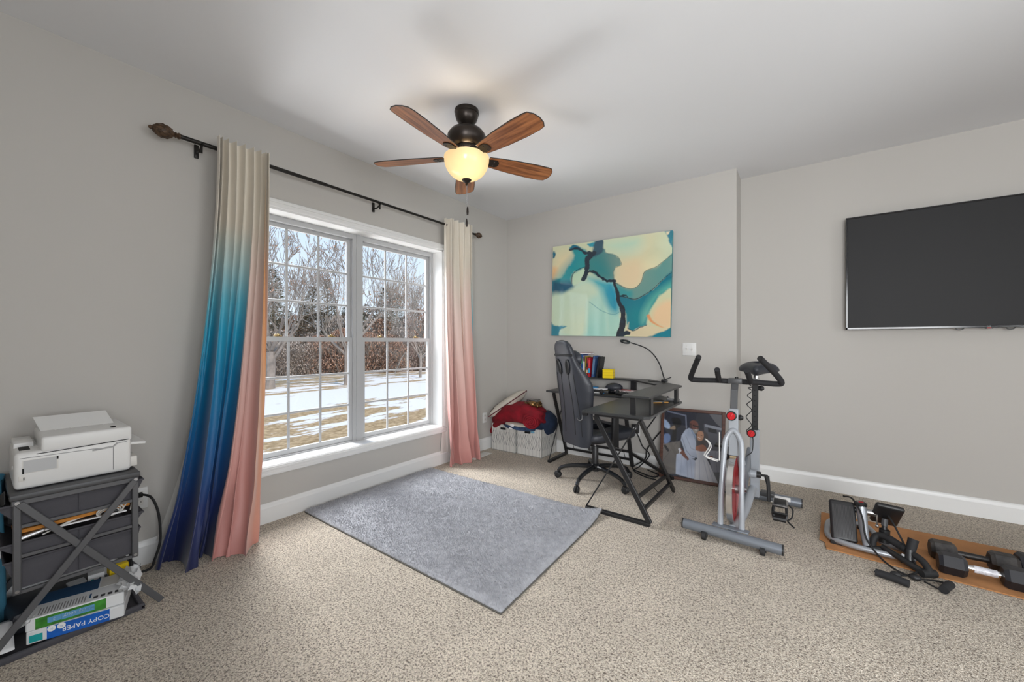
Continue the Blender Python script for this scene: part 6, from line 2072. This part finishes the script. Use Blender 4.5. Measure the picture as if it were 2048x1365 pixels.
for k in range(16):
    MB().box((-.045 + (k % 2) * .004, -.11 + k * .0085, .0504), (.055, .0035, .0004)).build('printed_line', 'seam_grey', r2, 0)
for k in range(4):
    MB().box((-.030, .050 + k * .022, .0504), (.020, .014, .0006)).build('printed_picture', 'print_dark', r2, 0)
MB().box((-.055, .032, .0504), (.04, .006, .0006)).build('printed_rule', 'navy_print', r2, 0)
MB().box((-.160, -.04, .0504), (.10, .18, .0006)).build('printed_panel', 'navy_print', r2, 0)
MB().box((-.160, .085, .0504), (.10, .06, .0006)).build('printed_panel', 'cream_plastic', r2, 0)
rw = random.Random(12)
J = {}
def crump(u, v):
    k = (round(u * 9), round(v * 9))
    if k not in J:
        J[k] = (rw.uniform(-.010, .010), rw.uniform(-.008, .008), rw.uniform(-.012, .014))
    j = J[k]
    return V(-.20 + .20 * u + j[0], .115 + .075 * v + j[1], .050 + .030 * v * (1 - v) * 2 + j[2] * (.3 + v) - .028 * v * u + .012 * (1 - u))
MB().grid(crump, 9, 9).build('torn_wrapper_end', 'ream_white', r2, 12)
J = {}
def crump2(u, v):
    k = (round(u * 6), round(v * 5))
    if k not in J:
        J[k] = (rw.uniform(-.006, .006), rw.uniform(-.006, .006), rw.uniform(-.006, .006))
    j = J[k]
    return V(-.10 + .11 * u + j[0], -.120 - .045 * v + j[1], .048 - .030 * v + j[2])
MB().grid(crump2, 6, 5).build('torn_wrapper_end', 'ream_white', r2, 12)
def inkbox(label, c0, s, rz, kind):
    t = thing('ink_box', label, 'ink box', c0, rz, 'ink boxes on the cart tray')
    MB().b2((-s[0] / 2, -s[1] / 2, 0), (s[0] / 2, s[1] / 2, s[2]), .001, 1).build('carton', 'ream_white', t)
    f = s[0] / 2 + .0006
    Fm = lambda y, z: frame_M((f, y, z), (0, 1, 0), (0, 0, 1))
    if kind == 'yellow':
        MB().b2((-s[0] / 2 - .0005, -s[1] / 2 - .0005, s[2] * .72), (f - .0001, s[1] / 2 + .0005, s[2] + .0006)).build('yellow_band', 'yellow_plastic', t, 0)
        text('EPSON', .011, Fm(0, s[2] * .60), 'print_dark', 'lettering', t)
        text('502', .022, Fm(0, s[2] * .40), 'print_dark', 'lettering', t)
        MB().box((f - .0004, 0, s[2] * .12), (.0006, s[1] * .95, s[2] * .2)).build('dark_band', 'print_dark', t, 0)
    elif kind == 'navy':
        MB().b2((-s[0] / 2 - .0005, -s[1] / 2 - .0005, 0), (f, s[1] / 2 + .0005, s[2] * .92)).build('navy_band', 'navy_dark', t, 0)
        text('0', .022, Fm(.014, s[2] * .55), 'print_white', 'lettering', t)
        for k in range(3):
            MB().box((f + .0003, -.018 + k * .011, s[2] * .22), (.0004, .005, s[2] * .3)).build('pale_stripe', 'label_blue', t, 0)
    else:
        for k in range(7):
            MB().box((f, .0, s[2] * (.12 + k * .075)), (.0006, s[1] * .75, .0022)).build('printed_line', 'seam_grey', t, 0)
        for y, m_ in ((-.012, 'teal_print'), (.012, 'print_dark')):
            MB().lathe([(0, 0), (.005, 0)], (f, y, s[2] * .80), 14, Matrix.Rotation(PI / 2, 3, 'Y')).build('print_dot', m_, t, 0)
    return t
mat('navy_dark', lin(20, 34, 76), .5)
inkbox('yellow topped white ink carton marked 502 behind the reams', (.235, .425, .008), (.05, .066, .135), .05, 'yellow')
inkbox('white ink carton with printed lines in the cart tray', (.225, .352, .008), (.05, .055, .125), -.1, 'white')
inkbox('navy blue ink carton in the dark of the cart tray', (.215, .29, .008), (.05, .058, .105), .1, 'navy')
sh = MB().grid(lambda u, v: V(.30 + .17 * u, -.02 + .12 * v, .052 + .02 * math.sin(3 * u + 2 * v) * u + .03 * (1 - u)), 8, 8).build('paper_sheet', 'white_paper', None, 180)
tag(sh, 'loose white paper sheet curling at the left end of the cart tray', 'paper')
md = sh.modifiers.new('thickness', 'SOLIDIFY'); md.thickness = .001
bg = MB().box((.21, .235, .06), (.22, .30, .09), (0, 0, .1), .02).build('black_pouch', 'black_leather', None)
tag(bg, 'black soft pouch in the shadow behind the paper reams', 'pouch')

# blue carrier and wooden panel left of the cart
mat('blue_bag', lin(70, 132, 160), .6, noise=.2, nscale=6)
bb = thing('carrier_bag', 'blue carrier bag standing between the cart and the wooden panel', 'bag', (.10, .03, 0), world=True)
def bag(u, v):
    a = 2 * PI * u
    x = .13 + .095 * math.copysign(abs(math.cos(a)) ** .5, math.cos(a)); y = .034 + .050 * math.copysign(abs(math.sin(a)) ** .5, math.sin(a))
    return V(x + .006 * math.sin(5 * a + 6 * v), y + .006 * math.cos(4 * a + 5 * v), .002 + .64 * v)
MB().grid(bag, 36, 14, cu=True).build('bag_body', 'blue_bag', bb, 180)
MB().bar((.226, .055, .32), (.226, .082, .38), .004, .03, (0, 0, 1)).build('white_print', 'print_white', bb, 0)
wood_mat('brown_panel_wood', (.10, .045, .02), (.19, .09, .045), (20, 20, 2), .4)
wp = thing('wooden_cabinet', 'brown wooden cabinet cut off by the left picture edge', 'cabinet', (.18, -.16, 0), world=True)
MB().b2((.03, -.30, .04), (.30, .005, .52), .006).build('body', 'brown_panel_wood', wp)
MB().b2((.298, -.29, .06), (.312, -.005, .50), .004).build('door', 'brown_panel_wood', wp)
for y in (-.28, -.02):
    MB().b2((.05, y - .015, 0), (.28, y + .015, .045), .004).build('foot', 'brown_panel_wood', wp)
# printer cord to the wall outlet
pc2 = MB().tube(cr([(.016, .545, .39), (.07, .55, .405), (.12, .575, .39), (.13, .60, .30), (.14, .605, .16), (.12, .585, .05), (.11, .57, .010), (.10, .52, .008), (.09, .50, .05), (.075, .492, .25)], 8), .006, 8)
pc2.box((.016, .545, .392), (.022, .026, .026), None, .005)
tag(pc2.build('printer_cable', 'black_rubber'), 'black printer power cable arching from the wall outlet to the floor', 'cable')
